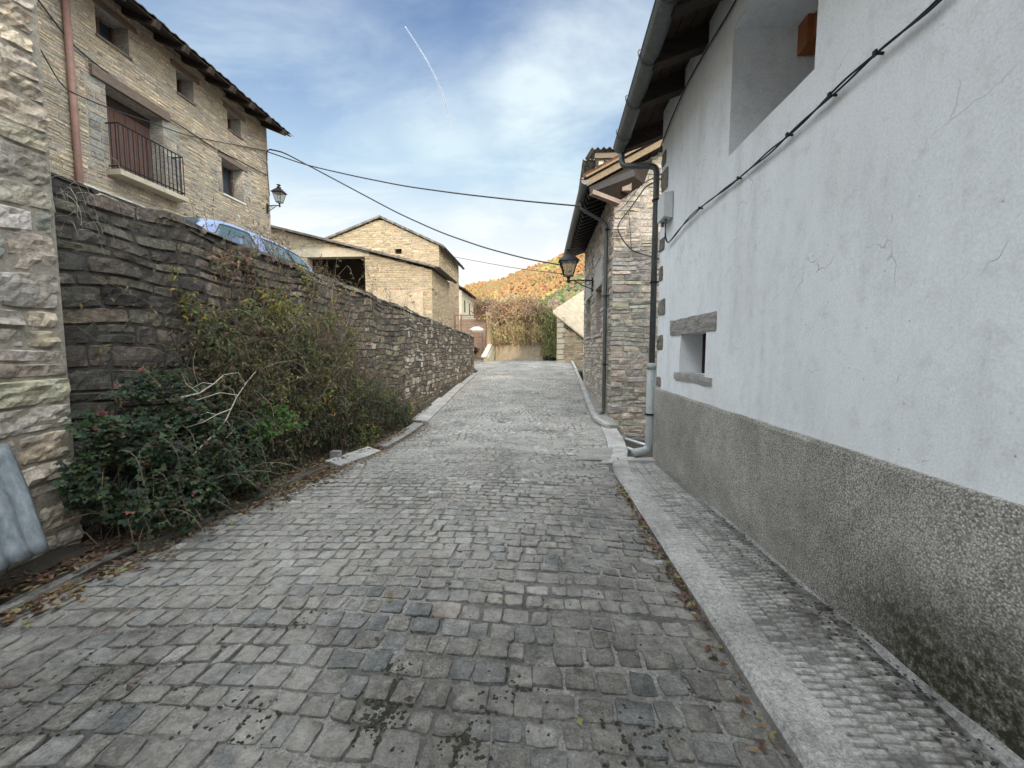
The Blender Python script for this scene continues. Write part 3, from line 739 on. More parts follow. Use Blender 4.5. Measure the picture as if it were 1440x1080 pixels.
# eave: rafters, boards, tiles, gutter, downpipe
EX = lambda y: 1.11 + .034 * (y - 4.2)
y = -5.6; ri = 0
while y < 7.0:
    b = MB(); x0 = EX(y) + .06
    b.bar((2.3, y, 3.50), (x0, y, 3.135), .16, .19); b.build('rafter', M['wood_dark'], wh); y += .755
    if y > 6.3 and y < 6.9: y = 6.93
b = MB()
for i in range(9):
    s0, s1 = i / 9, (i + 1) / 9 - .008
    p = lambda s, y: (lerp(EX(y) - .01, 2.4, s), y, lerp(3.21, 3.66, s))
    y0, y1 = -6, 7.03
    a, c = Vector(p(s0, y0)), Vector(p(s1, y0)); d, e = Vector(p(s1, y1)), Vector(p(s0, y1)); t = Vector((0, 0, .03))
    b.hexa([a, c, d, e, a + t, c + t, d + t, e + t])
b.build('soffit', M['wood_soffit'], wh)
r = MB(); tiles(r, (EX(-6) - .035, -6, 3.235), (EX(7.1) - .035, 7.08, 3.235), (4.5, 0, 1.75), .24, .42, .03, 6, .02); tiles(r, (9.9, 7.08, 3.235), (9.9, -6, 3.235), (-4.45, 0, 1.75), .3, .6)
r.build('roof', M['tile'], wh)
gt = MB(); n = 8
def gut(mb, A, B, rad, n=9, thick=.006):
    A = Vector(A); B = Vector(B); d = (B - A).normalized(); sx = d.cross(Vector((0, 0, 1))).normalized()
    L = (B - A).length; K = max(2, int(L / .5))
    for rr, fl in ((rad, 1), (rad - thick, -1)):
        g = mb.grid(lambda i, t: A + (B - A) * t + sx * math.cos(PI + PI * i / n) * rr + Vector((0, 0, 1)) * math.sin(PI + PI * i / n) * rr + Vector((0, 0, .01 * nz(t * L * .9, 1))), range(n + 1), [j / K for j in range(K + 1)])
    for sgn in (-1, 1):
        mb.tube([A + sx * sgn * rad, B + sx * sgn * rad], .009, 6)
    for q in (A, B): mb.poly([q + sx * math.cos(PI + PI * i / n) * rad + Vector((0, 0, 1)) * math.sin(PI + PI * i / n) * rad for i in range(n + 1)])
gut(gt, (EX(-6) + .02, -6, 3.21), (EX(7.05) + .02, 7.05, 3.16), .1)
go = gt.build('gutter', M['zinc'], wh, smooth=False)
y = -5
while y < 7:
    b = MB(); cx = EX(y) + .02; z0 = 3.21 - (y + 6) * .0038
    b.tube([(cx + math.cos(PI + PI * i / 10) * .112, y, z0 + math.sin(PI + PI * i / 10) * .112) for i in range(11)] + [(cx + .1, y, z0 + .06), (cx + .16, y, z0 + .09)], .008, 5)
    b.tube([(cx - .112, y, z0), (cx - .118, y, z0 + .05), (cx - .1, y, z0 + .065)], .008, 5)
    b.build('bracket', M['zinc'], go); y += .83
def bend_path(pts, rad=.12, n=5):
    pts = [Vector(p) for p in pts]; out = [pts[0]]
    for a, b, c in zip(pts, pts[1:], pts[2:]):
        d0 = (a - b); d1 = (c - b); r = min(rad, d0.length * .45, d1.length * .45); p = b + d0.normalized() * r; q = b + d1.normalized() * r
        for i in range(n + 1):
            t = i / n; out.append(p * (1 - t) ** 2 + b * 2 * t * (1 - t) + q * t * t)
    out.append(pts[-1]); return out
dp = MB(); dp.tube(bend_path([(EX(7) + .035, 6.95, 3.03), (EX(7) + .035, 6.95, 2.84), (1.70, 6.66, 2.70), (1.70, 6.66, -.3)], .1), .044, 10)
do = dp.build('downpipe', M['zinc'], wh, smooth=True)
b = MB(); b.tube(bend_path([(1.70, 6.66, -.28), (1.70, 6.66, -1.56), (1.44, 6.62, -1.6)], .12), .07, 12); b.tube([(1.70, 6.66, -.2), (1.70, 6.66, -.29)], [.055, .079], 12); b.build('sleeve', M['pvc'], do, smooth=True)
for z in (2.2, 1.0, -1.0):
    b = MB(); r_ = .06 if z > 0 else .085; b.tube([(1.70, 6.66, z), (1.70, 6.66, z + .025)], r_, 12); b.bar((1.7, 6.66, z + .012), (1.80, 6.5, z + .012), .02, .02); b.build('clip', M['iron'], do)

# --- boxes and cables on the plaster wall
b = MB(); 
def rbox(mb, x0, x1, y0, y1, z0, z1, e=.015):
    mb.hexa([(x0 + e, y0 + e, z0 + e), (x1, y0, z0), (x1, y1, z0), (x0 + e, y1 - e, z0 + e), (x0 + e, y0 + e, z1 - e), (x1, y0, z1), (x1, y1, z1), (x0 + e, y1 - e, z1 - e)])
mbx = thing('junction_box', (1.7, 6.1, 1.75), 'white plastic junction box on the corner of the white house', 'junction box')
rbox(b, 1.615, 1.74, 5.95, 6.3, 1.76, 2.1); b.build('casing', M['box'], mbx)
for yq in (6.2, 6.05):
    b = MB(); b.tube([(1.68, yq, 1.76), (1.68, yq, 1.7)], .02, 8); b.build('cable_gland', M['zinc'], mbx)
def cable(name, pts, r, label, clips=None, twist=None, n=6):
    t = thing(name, pts[0], label, 'cable'); mb = MB()
    P2 = []
    for a, c in zip(pts, pts[1:]):
        for i in range(6): P2.append(Vector(a).lerp(Vector(c), i / 6))
    P2.append(Vector(pts[-1]))
    # smooth
    for _ in range(3): P2 = [P2[0]] + [(P2[i - 1] + P2[i] * 2 + P2[i + 1]) / 4 for i in range(1, len(P2) - 1)] + [P2[-1]]
    if twist:
        for k in (0, 1):
            mb.tube([p + Vector((-.004, .0, 0)) + Vector((math.cos(i * .55 + k * PI) * r * .6, 0, math.sin(i * .55 + k * PI) * r + twist * k * (.5 + .5 * math.sin(i * .35)))) for i, p in enumerate(P2)], r, n)
    else: mb.tube(P2, r, n)
    mb.build('sheath', M['cable'], t, smooth=True)
    if clips:
        for c in clips:
            k = MB(); k.tube([Vector(c) + Vector((-.018, 0, 0)), Vector(c) + Vector((.03, 0, 0))], .008, 8); k.box(c[0] - .022, c[0] - .012, c[1] - .012, c[1] + .012, c[2] - .016, c[2] + .016); k.build('clip', M['iron'], t)
    return t
CW = [tuple(P(*q, X=1.725)) for q in [(940, 343), (962, 315), (985, 293), (1012, 272), (1040, 251), (1075, 222), (1110, 190), (1170, 134), (1235, 75), (1325, 0)]]
CW = [(1.68, 6.05, 1.7), (1.70, 6.1, 1.52)] + CW + [(1.725, 1.7, 1.62), (1.725, .6, 1.66)]
cable('wall_cable', CW, .0065, 'thick twin black cable pinned slanting across the white plaster wall', clips=[CW[4], CW[6], CW[8], CW[9], CW[10]], twist=.014)
CU = [tuple(P(*q, X=1.725)) for q in [(926, 214), (945, 165), (965, 120), (990, 75), (1030, 10)]] + [(1.725, 3.6, 3.16), (1.725, 2, 3.2)]
cable('wall_cable', CU, .009, 'thin black cable running right under the dark eave of the white house')

# ================================================================== stone house on the right, beyond the alley
sh = thing('stone_house', (1.8, 14.5, -1.7), 'rubble stone house with dark eave and grey downpipe beyond the white house', 'house')
SXW, SY0, SY1 = 1.8, 11.0, 18.0
m = MB(); op = [(1.9, 3.2, .5, 1.93), (4.6, 5.95, .5, 1.9)]
backing(m, (SXW, SY0, 0), (0, 1, 0), SY1 - SY0, lambda u: -2.5, lambda u: 4.05, op, col=(.3, .275, .235))
nos = [(a, b, c, d + .72) for a, b, c, d in op]
stones(m, (SXW, SY0, 0), (0, 1, 0), (-1, 0, 0), SY1 - SY0, lambda u: -2.4, lambda u: 4.05, PAL_R, nos, ch=(.09, .19), cl=(.18, .45), gap=.014, relief=.028)
for o_ in op: reveal(m, (SXW, SY0, 0), (0, 1, 0), (-1, 0, 0), *o_, .4)
rt = lambda u: 4.0 + (u + .65) * .5 - .1
backing(m, (SXW, SY0, 0), (1, 0, 0), 3.4, lambda u: -2.5, rt, col=(.33, .3, .255))
stones(m, (SXW - .02, SY0, 0), (1, 0, 0), (0, -1, 0), 2.4, lambda u: -2.45, rt, PAL_R, ch=(.08, .19), cl=(.18, .5), gap=.012, relief=.022, seg=.06, rough=.018, warp=.06)
m.poly([(SXW + 3.4, SY0, -2.5), (SXW + 6.5, SY0, -2.5), (SXW + 6.5, SY0, 4.0), (SXW + 3.4, SY0, 5.7)])
m.poly([(SXW, SY1, -2), (SXW + 6.5, SY1, -2), (SXW + 6.5, SY1, 4.05), (SXW + 3.2, SY1, 5.7), (SXW, SY1, 4.05)])
m.build('wall', [M['mortar'], M['stone']], sh)
for a, b, c, d in op:
    g = MB(); g.box(SXW + .36, SXW + .38, SY0 + a, SY0 + b, c, d); wo = g.build('window', M['glass'], sh)
    g = MB()
    for q in (a, (a + b) / 2 - .035, b - .07): g.box(SXW + .3, SXW + .355, SY0 + q, SY0 + q + .07, c, d)
    g.box(SXW + .305, SXW + .35, SY0 + a + .072, SY0 + b - .072, d - .07, d); g.build('frame', M['wood_dark'], wo)
    g = MB(); g.box(SXW - .03, SXW + .1, SY0 + a - .25, SY0 + b + .2, d + .003, d + .7); g.build('lintel', M['grey_render'], wo)
    g = MB(); g.box(SXW - .05, SXW + .38, SY0 + a - .08, SY0 + b + .08, c - .09, c - .003); g.build('sill', M['grey_render'], wo)
for i in range(20):
    y = SY0 - .3 + i * .38; b = MB(); b.bar((2.2, y, 4.19), (1.16, y, 3.82), .11, .15); b.build('rafter', M['iron'], sh)
VY = 10.55
b = MB()
for i in range(8):
    s0, s1 = i / 8, (i + 1) / 8 - .01; A = lambda s, y, dz=0: Vector((lerp(1.1, 5.15, s), y, lerp(3.93, 5.97, s) + dz))
    b.hexa([A(s0, VY + .06), A(s1, VY + .06), A(s1, SY1 + .3), A(s0, SY1 + .3), A(s0, VY + .06, .03), A(s1, VY + .06, .03), A(s1, SY1 + .3, .03), A(s0, SY1 + .3, .03)])
b.build('soffit', M['wood_soffit'], sh)
b = MB(); b.bar((1.05, VY + .02, 3.93), (5.15, VY + .02, 6.0), .05, .13); b.bar((1.05, VY - .02, 4.07), (5.15, VY - .02, 6.14), .09, .04); b.build('verge_board', M['verge'] if 'verge' in M else M['wood_lintel'], sh)
b = MB(); b.hexa([(1.2, VY + .1, 3.78), (1.86, SY0 - .02, 3.62), (2.5, SY0 - .02, 4.05), (2.2, VY + .1, 4.1), (1.2, VY + .1, 3.9), (1.86, SY0 - .02, 4.2), (2.7, SY0 - .02, 4.6), (2.2, VY + .1, 4.4)]); b.build('corner_soffit', M['wood_dark'], sh)
b = MB(); b.bar((1.2, VY + .12, 3.76), (1.9, SY0 - .04, 3.6), .16, .1); b.bar((2.05, VY + .2, 3.95), (2.05, SY0 - .02, 3.95), .22, .26); b.build('soffit_edging', M['pink_render'], sh)
r = MB(); tiles(r, (1.0, VY - .05, 4.06), (1.0, SY1 + .3, 4.06), (4.15, 0, 2.1), .24, .42, .05); tiles(r, (9.2, SY1 + .3, 4.06), (9.2, VY - .05, 4.06), (-4.1, 0, 2.1), .3, .6); r.build('roof', M['tile'], sh)
gt = MB(); gut(gt, (1.04, VY - .02, 4.0), (1.04, SY1 + .35, 3.93), .1); gt.build('gutter', M['zinc'], sh)
b = MB(); b.tube(bend_path([(1.04, 11.75, 3.95), (1.05, 11.75, 3.74), (1.7, 11.55, 3.28), (1.7, 11.5, -1.62), (1.6, 11.42, -1.74)], .16), .05, 10); do = b.build('downpipe', M['iron_pipe'] if 'iron_pipe' in M else M['zinc'], sh, smooth=True)
for z in (3.1, 1.4, -.4):
    b = MB(); b.tube([(1.7, 11.5, z), (1.7, 11.5, z + .03)], .06, 10); b.bar((1.7, 11.5, z + .015), (1.82, 11.5, z + .015), .02, .02); b.build('clip', M['iron'], do)
# cables slung between the houses
def PY(l, Y): return [tuple(P(*q, Y=Y)) for q in l]
cable('wall_cable', [(1.78, 6.75, 1.38)] + PY([(905, 358), (888, 352), (876, 338), (868, 322), (872, 311), (884, 296), (897, 278), (908, 262)], 10.86) + [(1.86, 6.8, 2.6)], .016, 'looping black cable hanging down the front of the stone house')
cable('wall_cable', PY([(857, 305), (866, 299), (876, 292), (888, 277), (903, 258)], 10.88) + [(1.84, 6.8, 2.66)], .009, 'thin brown cable slanting up the stone front under the verge')
cable('wall_cable', PY([(884, 298), (886, 320), (888, 352)], 10.9), .009, 'short thin cable dropping straight down the stone front')
# pipes lying in the hollow
b = MB(); b.tube([(1.80, 8.95, -1.86), (1.98, 6.95, -1.62)], .028, 8); tag(b.build('plastic_pipe', M['box'], smooth=True), 'long thin white pipe lying in the hollow behind the downpipe', 'pipe')
b = MB(); b.tube([(1.66, 8.1, -1.86), (1.75, 7.35, -1.78)], .035, 8); tag(b.build('plastic_pipe', M['box'], smooth=True), 'short white pipe stub lying beside the longer white pipe', 'pipe')

# --- house with a white wall and timber posts showing over the stone roof
th = thing('timbered_house', (4.5, 20, -1.5), 'pale plastered house with dark timber posts peeping over the stone roof', 'house')
A = P(838, 210, Y=18.8)
b = MB(); b.box(A.x + .1, A.x + 6, 18.82, 24, -1.5, A.z - .35); b.build('wall', M['cream_wall'], th)
for px in (836, 848, 862):
    q = P(px, 250, Y=18.75); b = MB(); b.bar((q.x + .1, 18.75, 4.5), (q.x + .1, 18.75, A.z - .3), .11, .12, (0, 1, 0)); b.build('post', M['wood_dark'], th)
b = MB(); b.bar((A.x - .05, 18.72, A.z - .32), (A.x + 6, 18.72, A.z - .32), .16, .2); b.build('beam', M['wood_lintel'], th)
r = MB(); tiles(r, (A.x - .2, 18.5, A.z - .12), (A.x + 6.3, 18.4, A.z - .12), (0, 2.9, .8), .24, .42, .05); tiles(r, (A.x + 6.3, 24.3, A.z - .12), (A.x - .3, 24.3, A.z - .12), (0, -2.9, .8), .3, .6)
r.build('roof', M['tile_grey'], th)

# --- beige roofed outbuilding at the road end
ba = thing('outbuilding', (2.5, 30, -.9), 'stone outbuilding with a plain beige roof slope at the end of the street', 'outbuilding')
BY = 29.0
a0, a1 = P(784, 455, Y=BY), P(826, 482, Y=BY); b0 = P(784, 515, Y=BY)
L = 4.2; m = MB(); sl_ = (a1.z - a0.z) / (a1.x - a0.x)
vt = lambda u: max(.0, a0.z + sl_ * u)
backing(m, (a0.x, BY, 0), (1, 0, 0), L, lambda u: -1.3, vt, col=(.36, .31, .23))
stones(m, (a0.x, BY, 0), (1, 0, 0), (0, -1, 0), L, lambda u: -1.2, vt, PAL_G, ch=(.1, .2), cl=(.2, .6), relief=.03)
m.poly([(a0.x, BY, -1.3), (a0.x, BY + 5, -1.3), (a0.x, BY + 5, a0.z + 1), (a0.x, BY, a0.z)])
m.build('wall', [M['mortar'], M['stone_far']], ba)
b = MB()
for z in range(9):
    zz = -1.0 + z * .36; l = U(.3, .55); b.box(a0.x - .03, a0.x + l, BY - .06, BY + .2, zz, zz + .3)
b.build('quoins', M['cream_wall2'], ba)
q0, q1, q2, q3 = P(777.5, 441, Y=BY - .15), P(830, 483, Y=BY - .15), P(830, 404, Y=BY + 5), P(777.5, 441, Y=BY - .15)
b = MB(); q3 = q0 + (q2 - q1) * .02
tk = Vector((0, .02, .12)); b.hexa([q0, q1, q2 + Vector((0, 0, 0)), q3 + Vector((0, .05, .02)), q0 + tk, q1 + tk, q2 + tk, q3 + tk + Vector((0, .05, .02))])
b.build('roof', M['beige_render'], ba)
b = MB(); b.bar(q0 + Vector((.12, .1, -.06)), q1 + Vector((0, .1, -.06)), .1, .07); b.build('eave_board', M['wood_dark'], ba)

# ================================================================== big stone house up on the left terrace
hx = -10.0
hl = thing('stone_house', (hx, 10, 1.1), 'tall three-storey stone house with iron balcony above the retaining wall', 'house')
HY0, HY1 = 4.0, 15.6
TW = [(9.55 - HY0, 10.33 - HY0, 7.08, 7.74), (11.69 - HY0, 12.27 - HY0, 7.06, 7.70), (13.60 - HY0, 14.22 - HY0, 7.04, 7.64)]
BD = (9.66 - HY0, 11.16 - HY0, 4.17, 6.07); MW = (13.24 - HY0, 14.2 - HY0, 4.92, 6.0)
op = TW + [BD, MW]
m = MB(); backing(m, (hx, HY0, 0), (0, 1, 0), HY1 - HY0, lambda u: .9, lambda u: 8.1, op, col=(.36, .31, .23))
# pale dressed blocks round the openings, thin rubble elsewhere
nos = [(a - .02, b + .02, c, d) for a, b, c, d in TW] + [(BD[0] - .45, BD[1] + .5, BD[2], BD[3]), (MW[0] - .2, MW[1] + .4, MW[2], MW[3])]
stones(m, (hx, HY0, 0), (0, 1, 0), (1, 0, 0), HY1 - HY0, lambda u: 3.3, lambda u: 8.1, PAL_H, nos, ch=(.05, .11), cl=(.12, .36), gap=.011, relief=.017, warp=.05)
stones(m, (hx, HY0, 0), (0, 1, 0), (1, 0, 0), HY1 - HY0, lambda u: .9, lambda u: 3.3, PAL_H, [], ch=(.12, .2), cl=(.3, .6), gap=.014, relief=.024)
PAL_Q = [(.31, .30, .275), (.36, .34, .29), (.27, .265, .25), (.34, .31, .26)]
for a, b, c, d in ((BD[0] - .45, BD[0], BD[2], BD[3]), (BD[1], BD[1] + .5, BD[2], BD[3]), (MW[0] - .2, MW[0], MW[2], MW[3]), (MW[1], MW[1] + .4, MW[2], MW[3])):
    stones(m, Vector((hx, HY0 + a, 0)), (0, 1, 0), (1, 0, 0), b - a, lambda u: c, lambda u: d, PAL_Q, ch=(.12, .24), cl=(.18, .4), gap=.014, relief=.02)
for o_ in op: reveal(m, (hx, HY0, 0), (0, 1, 0), (1, 0, 0), *o_, .45)
m.poly([(hx, HY1, .6), (hx - 9, HY1, .6), (hx - 9, HY1, 8.1), (hx - 4.5, HY1, 9.9), (hx, HY1, 8.1)])
m.poly([(hx, HY0, .6), (hx - 9, HY0, .6), (hx - 9, HY0, 8.1), (hx - 4.5, HY0, 9.9), (hx, HY0, 8.1)])
m.build('wall', [M['mortar'], M['stone_far']], hl)
for i, (a, b, c, d) in enumerate(TW + [MW]):
    g = MB(); g.box(hx - .44, hx - .42, HY0 + a, HY0 + b, c, d); wo = g.build('window', M['glass'], hl)
    g = MB(); g.box(hx - .41, hx - .35, HY0 + a, HY0 + a + .06, c, d); g.box(hx - .41, hx - .35, HY0 + b - .06, HY0 + b, c, d); g.box(hx - .405, hx - .355, HY0 + (a + b) / 2 - .03, HY0 + (a + b) / 2 + .03, c, d); g.build('frame', M['wood_door'], wo)
    g = MB(); h = .17 if i == 3 else .13; g.bar((hx - .08, HY0 + a - .16, d + h / 2 + .002), (hx - .08, HY0 + b + .2, d + h / 2 + .002), .24, h); g.build('lintel', M['wood_lintel'], wo)
    g = MB(); g.box(hx - .4, hx + .05, HY0 + a - .03, HY0 + b + .03, c - .05, c - .002); g.build('sill', M['cream_wall'] if i == 3 else M['wood_lintel'], wo)
a, b_, c, d = BD
g = MB(); n = 11
for i in range(n):
    y0 = HY0 + a + (b_ - a) * i / n; g.box(hx - .42, hx - .385 - (.008 if i % 2 else 0), y0 + .004, y0 + (b_ - a) / n - .004, c, d - .22)
do = g.build('door', M['wood_door'], hl)
g = MB(); g.box(hx - .44, hx - .36, HY0 + a, HY0 + b_, d - .22, d - .002); g.build('door_head', M['wood_dark'], do)
g = MB(); g.bar((hx - .06, HY0 + a - .35, d + .12), (hx - .06, HY0 + b_ + .15, d + .12), .3, .23); g.build('lintel', M['wood_lintel'], do)
bl = MB(); bl.box(hx - .05, hx + .36, HY0 + a - .12, HY0 + b_ + .3, c - .14, c - .02); bl.build('balcony_slab', M['cream_wall2'], hl)
g = MB(); x = hx + .31; y0, y1 = HY0 + a - .06, HY0 + b_ + .22; zb, zt = c + .02, c + 1.02
for z in (zb + .05, zt): g.tube([(hx, y0, z), (x, y0, z), (x, y1, z), (hx, y1, z)], .017, 6)
k_ = 15
for i in range(k_ + 1): g.tube([(x, lerp(y0, y1, i / k_), zb - .04), (x, lerp(y0, y1, i / k_), zt)], .011, 5)
for i in (1, 2): g.tube([(hx + .12 * i, y0, zb), (hx + .12 * i, y0, zt)], .011, 5); g.tube([(hx + .12 * i, y1, zb), (hx + .12 * i, y1, zt)], .011, 5)
g.build('railing', M['iron'], hl)
g = MB(); g.tube([(hx + .09, 8.86, 8), (hx + .09, 8.86, 1.15)], .065, 10); g.build('drainpipe', M['rust_pipe'], hl, smooth=True)
ex = hx + .8
for i in range(14):
    y = 4.3 + i * .85; g = MB(); g.bar((hx - .6, y, 8.33), (ex + .06, y, 7.72), .13, .16); g.build('rafter', M['wood_dark'], hl)
g = MB(); A = lambda s, y, dz=0: Vector((lerp(ex, hx - .6, s), y, lerp(7.8, 8.42, s) + dz))
for i in range(8):
    s0, s1 = i / 8, (i + 1) / 8 - .01; g.hexa([A(s0, 3.6), A(s1, 3.6), A(s1, 15.8), A(s0, 15.8), A(s0, 3.6, .03), A(s1, 3.6, .03), A(s1, 15.8, .03), A(s0, 15.8, .03)])
g.build('soffit', M['wood_dark'], hl)
r = MB(); tiles(r, (ex + .05, 3.5, 7.86), (ex + .05, 15.9, 7.86), (-5.3, 0, 2.35), .3, .5, .012, 6, .012); tiles(r, (hx - 9.8, 15.9, 7.86), (hx - 9.8, 3.5, 7.86), (5.25, 0, 2.35), .35, .6); r.build('roof', M['tile_grey'], hl)
# cables running along that house and away over the street
HC = P(378, 212, X=hx + .1)
cable('wall_cable', [(hx + .06, 8.3, 6.95)] + [tuple(P(*q, X=hx + .06)) for q in [(100, 62), (160, 110), (215, 152), (262, 182), (300, 208), (340, 228), (376, 247)]], .016, 'black cable slanting along the tall stone house below its top windows')
cable('wall_cable', [(hx + .06, 8.3, 6.0)] + [tuple(P(*q, X=hx + (.5 if q[0] < 240 else .06))) for q in [(88, 124), (130, 143), (175, 160), (212, 172), (260, 190), (300, 198), (374, 212)]], .013, 'black cable passing in front of the balcony door of the tall stone house')

def span(pxs, A, B, r, name, label):
    """a hanging cable in the vertical plane through A and B"""
    A = Vector(A); B = Vector(B); d = B - A; nrm = Vector((d.y, -d.x, 0)); out = [A]
    for q in pxs:
        rr = ray(*q); t = nrm.dot(A) / nrm.dot(rr); out.append(rr * t)
    out.append(B); return cable(name, [tuple(p) for p in out], r, label)
e1 = P(818, 290, Y=11.0)
span([(430, 232), (500, 248), (570, 262), (650, 273), (740, 283)], P(375, 213, X=hx + .12), e1, .02, 'overhead_cable', 'upper black overhead cable sagging across the street to the stone eave')
e2 = P(790, 373, Y=14.9)
span([(398, 214), (440, 236), (500, 268), (560, 300), (620, 327), (680, 348), (740, 364)], P(379, 210, X=hx + .12), e2, .024, 'overhead_cable', 'lower black overhead cable dropping from the tall house corner to the street lamp')
span([(680, 369), (730, 378)], P(632, 360, Y=30), P(790, 385, Y=15.3), .014, 'overhead_cable', 'faint thin overhead cable from the gabled house across to the lamp')
# loose cable tail down the corner
cable('wall_cable', [tuple(P(*q, X=hx + .12)) for q in [(379, 210), (374.5, 214), (374.5, 228), (376, 240), (377, 252), (379, 275)]], .018, 'cable tail running down the right corner of the tall stone house')
# ================================================================== garage shed, gabled barn and far house
SY = 21.6
gs = thing('garage', P(560, 440, Y=SY), 'low stone garage with a wide dark open doorway behind the parked car', 'garage')
c0, c1 = P(300, 300, Y=SY), P(607, 379, Y=SY); gz = .3
L = c1.x - c0.x; sl_ = (c1.z - c0.z) / L
vt = lambda u: c0.z + sl_ * u
o0, o1 = P(432, 362, Y=SY), P(513, 362, Y=SY); OPG = (o0.x - c0.x, o1.x - c0.x, gz, o0.z)
m = MB(); backing(m, (c0.x, SY, 0), (1, 0, 0), L, lambda u: gz, vt, [OPG], col=(.40, .34, .24))
stones(m, (c0.x, SY, 0), (1, 0, 0), (0, -1, 0), L, lambda u: gz, vt, PAL_G, [(OPG[0], OPG[1], gz, OPG[3] + .45)], ch=(.09, .17), cl=(.18, .45), relief=.016, gap=.012)
stones(m, (c1.x, SY, 0), (0, 1, 0), (1, 0, 0), 4.2, lambda u: gz, lambda u: c1.z - .1, PAL_G, ch=(.09, .17), cl=(.18, .45), relief=.016)
backing(m, (c1.x, SY, 0), (0, 1, 0), 4.2, lambda u: gz, lambda u: c1.z, col=(.4, .34, .24))
reveal(m, (c0.x, SY, 0), (1, 0, 0), (0, -1, 0), *OPG, .5)
m.m = 0; m.col = (.12, .1, .08); m.poly([(c0.x, SY + 4.2, gz), (c1.x, SY + 4.2, gz), (c1.x, SY + 4.2, c1.z), (c0.x, SY + 4.2, c0.z)]); m.poly([(c0.x, SY, gz), (c0.x, SY + 4.2, gz), (c0.x, SY + 4.2, c0.z), (c0.x, SY, c0.z)])
m.build('wall', [M['mortar'], M['stone_far']], gs)
b = MB(); b.box(c0.x + OPG[0] - .9, c1.x - 3.2, SY - .03, SY + .3, o0.z + .003, o0.z + .42); b.build('lintel', M['cream_wall2'], gs)
q = P(513, 420, Y=SY); b = MB(); b.box(q.x + .3, c1.x - .45, SY - .045, SY, gz, P(560, 408, Y=SY).z); b.build('render_patch', M['beige_render'], gs)
b = MB(); dz = Vector((0, 0, .1)); A = [Vector((c0.x - .3, SY - .3, c0.z + .08)), Vector((c1.x + .28, SY - .3, c1.z + .04)), Vector((c1.x + .28, SY + 4.4, c1.z + .04)), Vector((c0.x - .3, SY + 4.4, c0.z + .08))]
b.hexa(A + [p + dz for p in A]); b.build('roof', M['tile_grey'], gs)
b = MB()
for i in range(8): x = lerp(c0.x + OPG[0] - .6, c1.x - .2, i / 7); z = vt(x - c0.x); b.bar((x, SY + .55, z - .15), (x, SY + 4.1, z - .15), .12, .16)
b.build('rafters', M['wood_dark'], gs)
gt = MB(); gut(gt, (c1.x + .34, SY - .3, c1.z + .08), (c1.x + .34, SY + 4.4, c1.z + .05), .09); gt.build('gutter', M['iron'], gs)

GY = 27.0
gh = thing('gabled_barn', P(560, 440, Y=GY), 'tall stone barn with a pointed gable and tiny square vent', 'barn')
gl, ga, gr = P(462, 338, Y=GY), P(535, 308, Y=GY), P(617, 346, Y=GY); GL = gr.x - gl.x
def gv(u):
    x = gl.x + u
    return lerp(gl.z, ga.z, (x - gl.x) / (ga.x - gl.x)) if x < ga.x else lerp(ga.z, gr.z, (x - ga.x) / (gr.x - ga.x))
v0, v1 = P(555, 350, Y=GY), P(565, 357, Y=GY); OPV = (v0.x - gl.x, v1.x - gl.x, v1.z, v0.z)
m = MB(); backing(m, (gl.x, GY, 0), (1, 0, 0), GL, lambda u: .2, gv, [OPV], col=(.36, .30, .2), step=.6)
stones(m, (gl.x, GY, 0), (1, 0, 0), (0, -1, 0), GL, lambda u: 2., gv, PAL_G, [OPV], ch=(.09, .18), cl=(.18, .5), relief=.022, gap=.014)
stones(m, (gr.x, GY, 0), (0, 1, 0), (1, 0, 0), 6.5, lambda u: 0, lambda u: gr.z - .15, PAL_G, ch=(.1, .2), cl=(.2, .5), relief=.022)
backing(m, (gr.x, GY, 0), (0, 1, 0), 6.5, lambda u: -.6, lambda u: gr.z, col=(.36, .3, .2)); reveal(m, (gl.x, GY, 0), (1, 0, 0), (0, -1, 0), *OPV, .3)
m.poly([(gl.x, GY, .2), (gl.x, GY + 6.5, .2), (gl.x, GY + 6.5, gl.z), (gl.x, GY, gl.z)])
m.build('wall', [M['mortar'], M['stone_far']], gh)
b = MB(); b.box(v0.x, v1.x, GY + .26, GY + .3, v1.z, v0.z); b.build('vent', M['black_void'], gh)
b = MB()
for p, q in ((gl - (ga - gl).normalized() * .3, ga), (gr + (gr - ga).normalized() * .35, ga)):
    o = Vector((0, -.18, .06)); e = Vector((0, 6.9, 0)); dz = Vector((0, 0, .13)); A = [p + o, q + o, q + o + e, p + o + e]; b.hexa(A + [t + dz for t in A])
b.build('roof', M['tile_grey'], gh)
b = MB(); q = gr + (gr - ga).normalized() * .3; gut(b, q + Vector((.08, -.2, .02)), q + Vector((.08, 6.7, -.02)), .09); b.build('gutter', M['iron'], gh)

FX = -7.4
fh = thing('village_house', P(660, 440, X=FX), 'small far house with a reddish roof and few tiny windows', 'house')
f0, f1 = P(649, 408, X=FX), P(672, 418, X=FX)
m = MB(); ez = f0.z; fy0, fy1 = f0.y, f1.y
m.box(FX - 7, FX, fy0, fy1, -1, ez); m.build('wall', M['cream_wall2'], fh)
for a, z0, z1 in ((.15, .62, .85), (.42, .62, .85), (.72, .6, .82), (.3, .2, .42), (.55, .2, .4), (.85, .1, .38)):
    b = MB(); y = lerp(fy0, fy1, a); b.box(FX - .02, FX + .02, y - .35, y + .35, lerp(.5, ez, z0), lerp(.5, ez, z1)); b.build('window', M['glass'], fh)
r = MB(); tiles(r, (FX + .5, fy0 - .5, ez), (FX + .5, fy1 + .5, ez), (-4, 0, 1.9), .35, .6); tiles(r, (FX - 7.5, fy1 + .5, ez), (FX - 7.5, fy0 - .5, ez), (4, 0, 1.9), .35, .6); r.build('roof', M['tile'], fh)
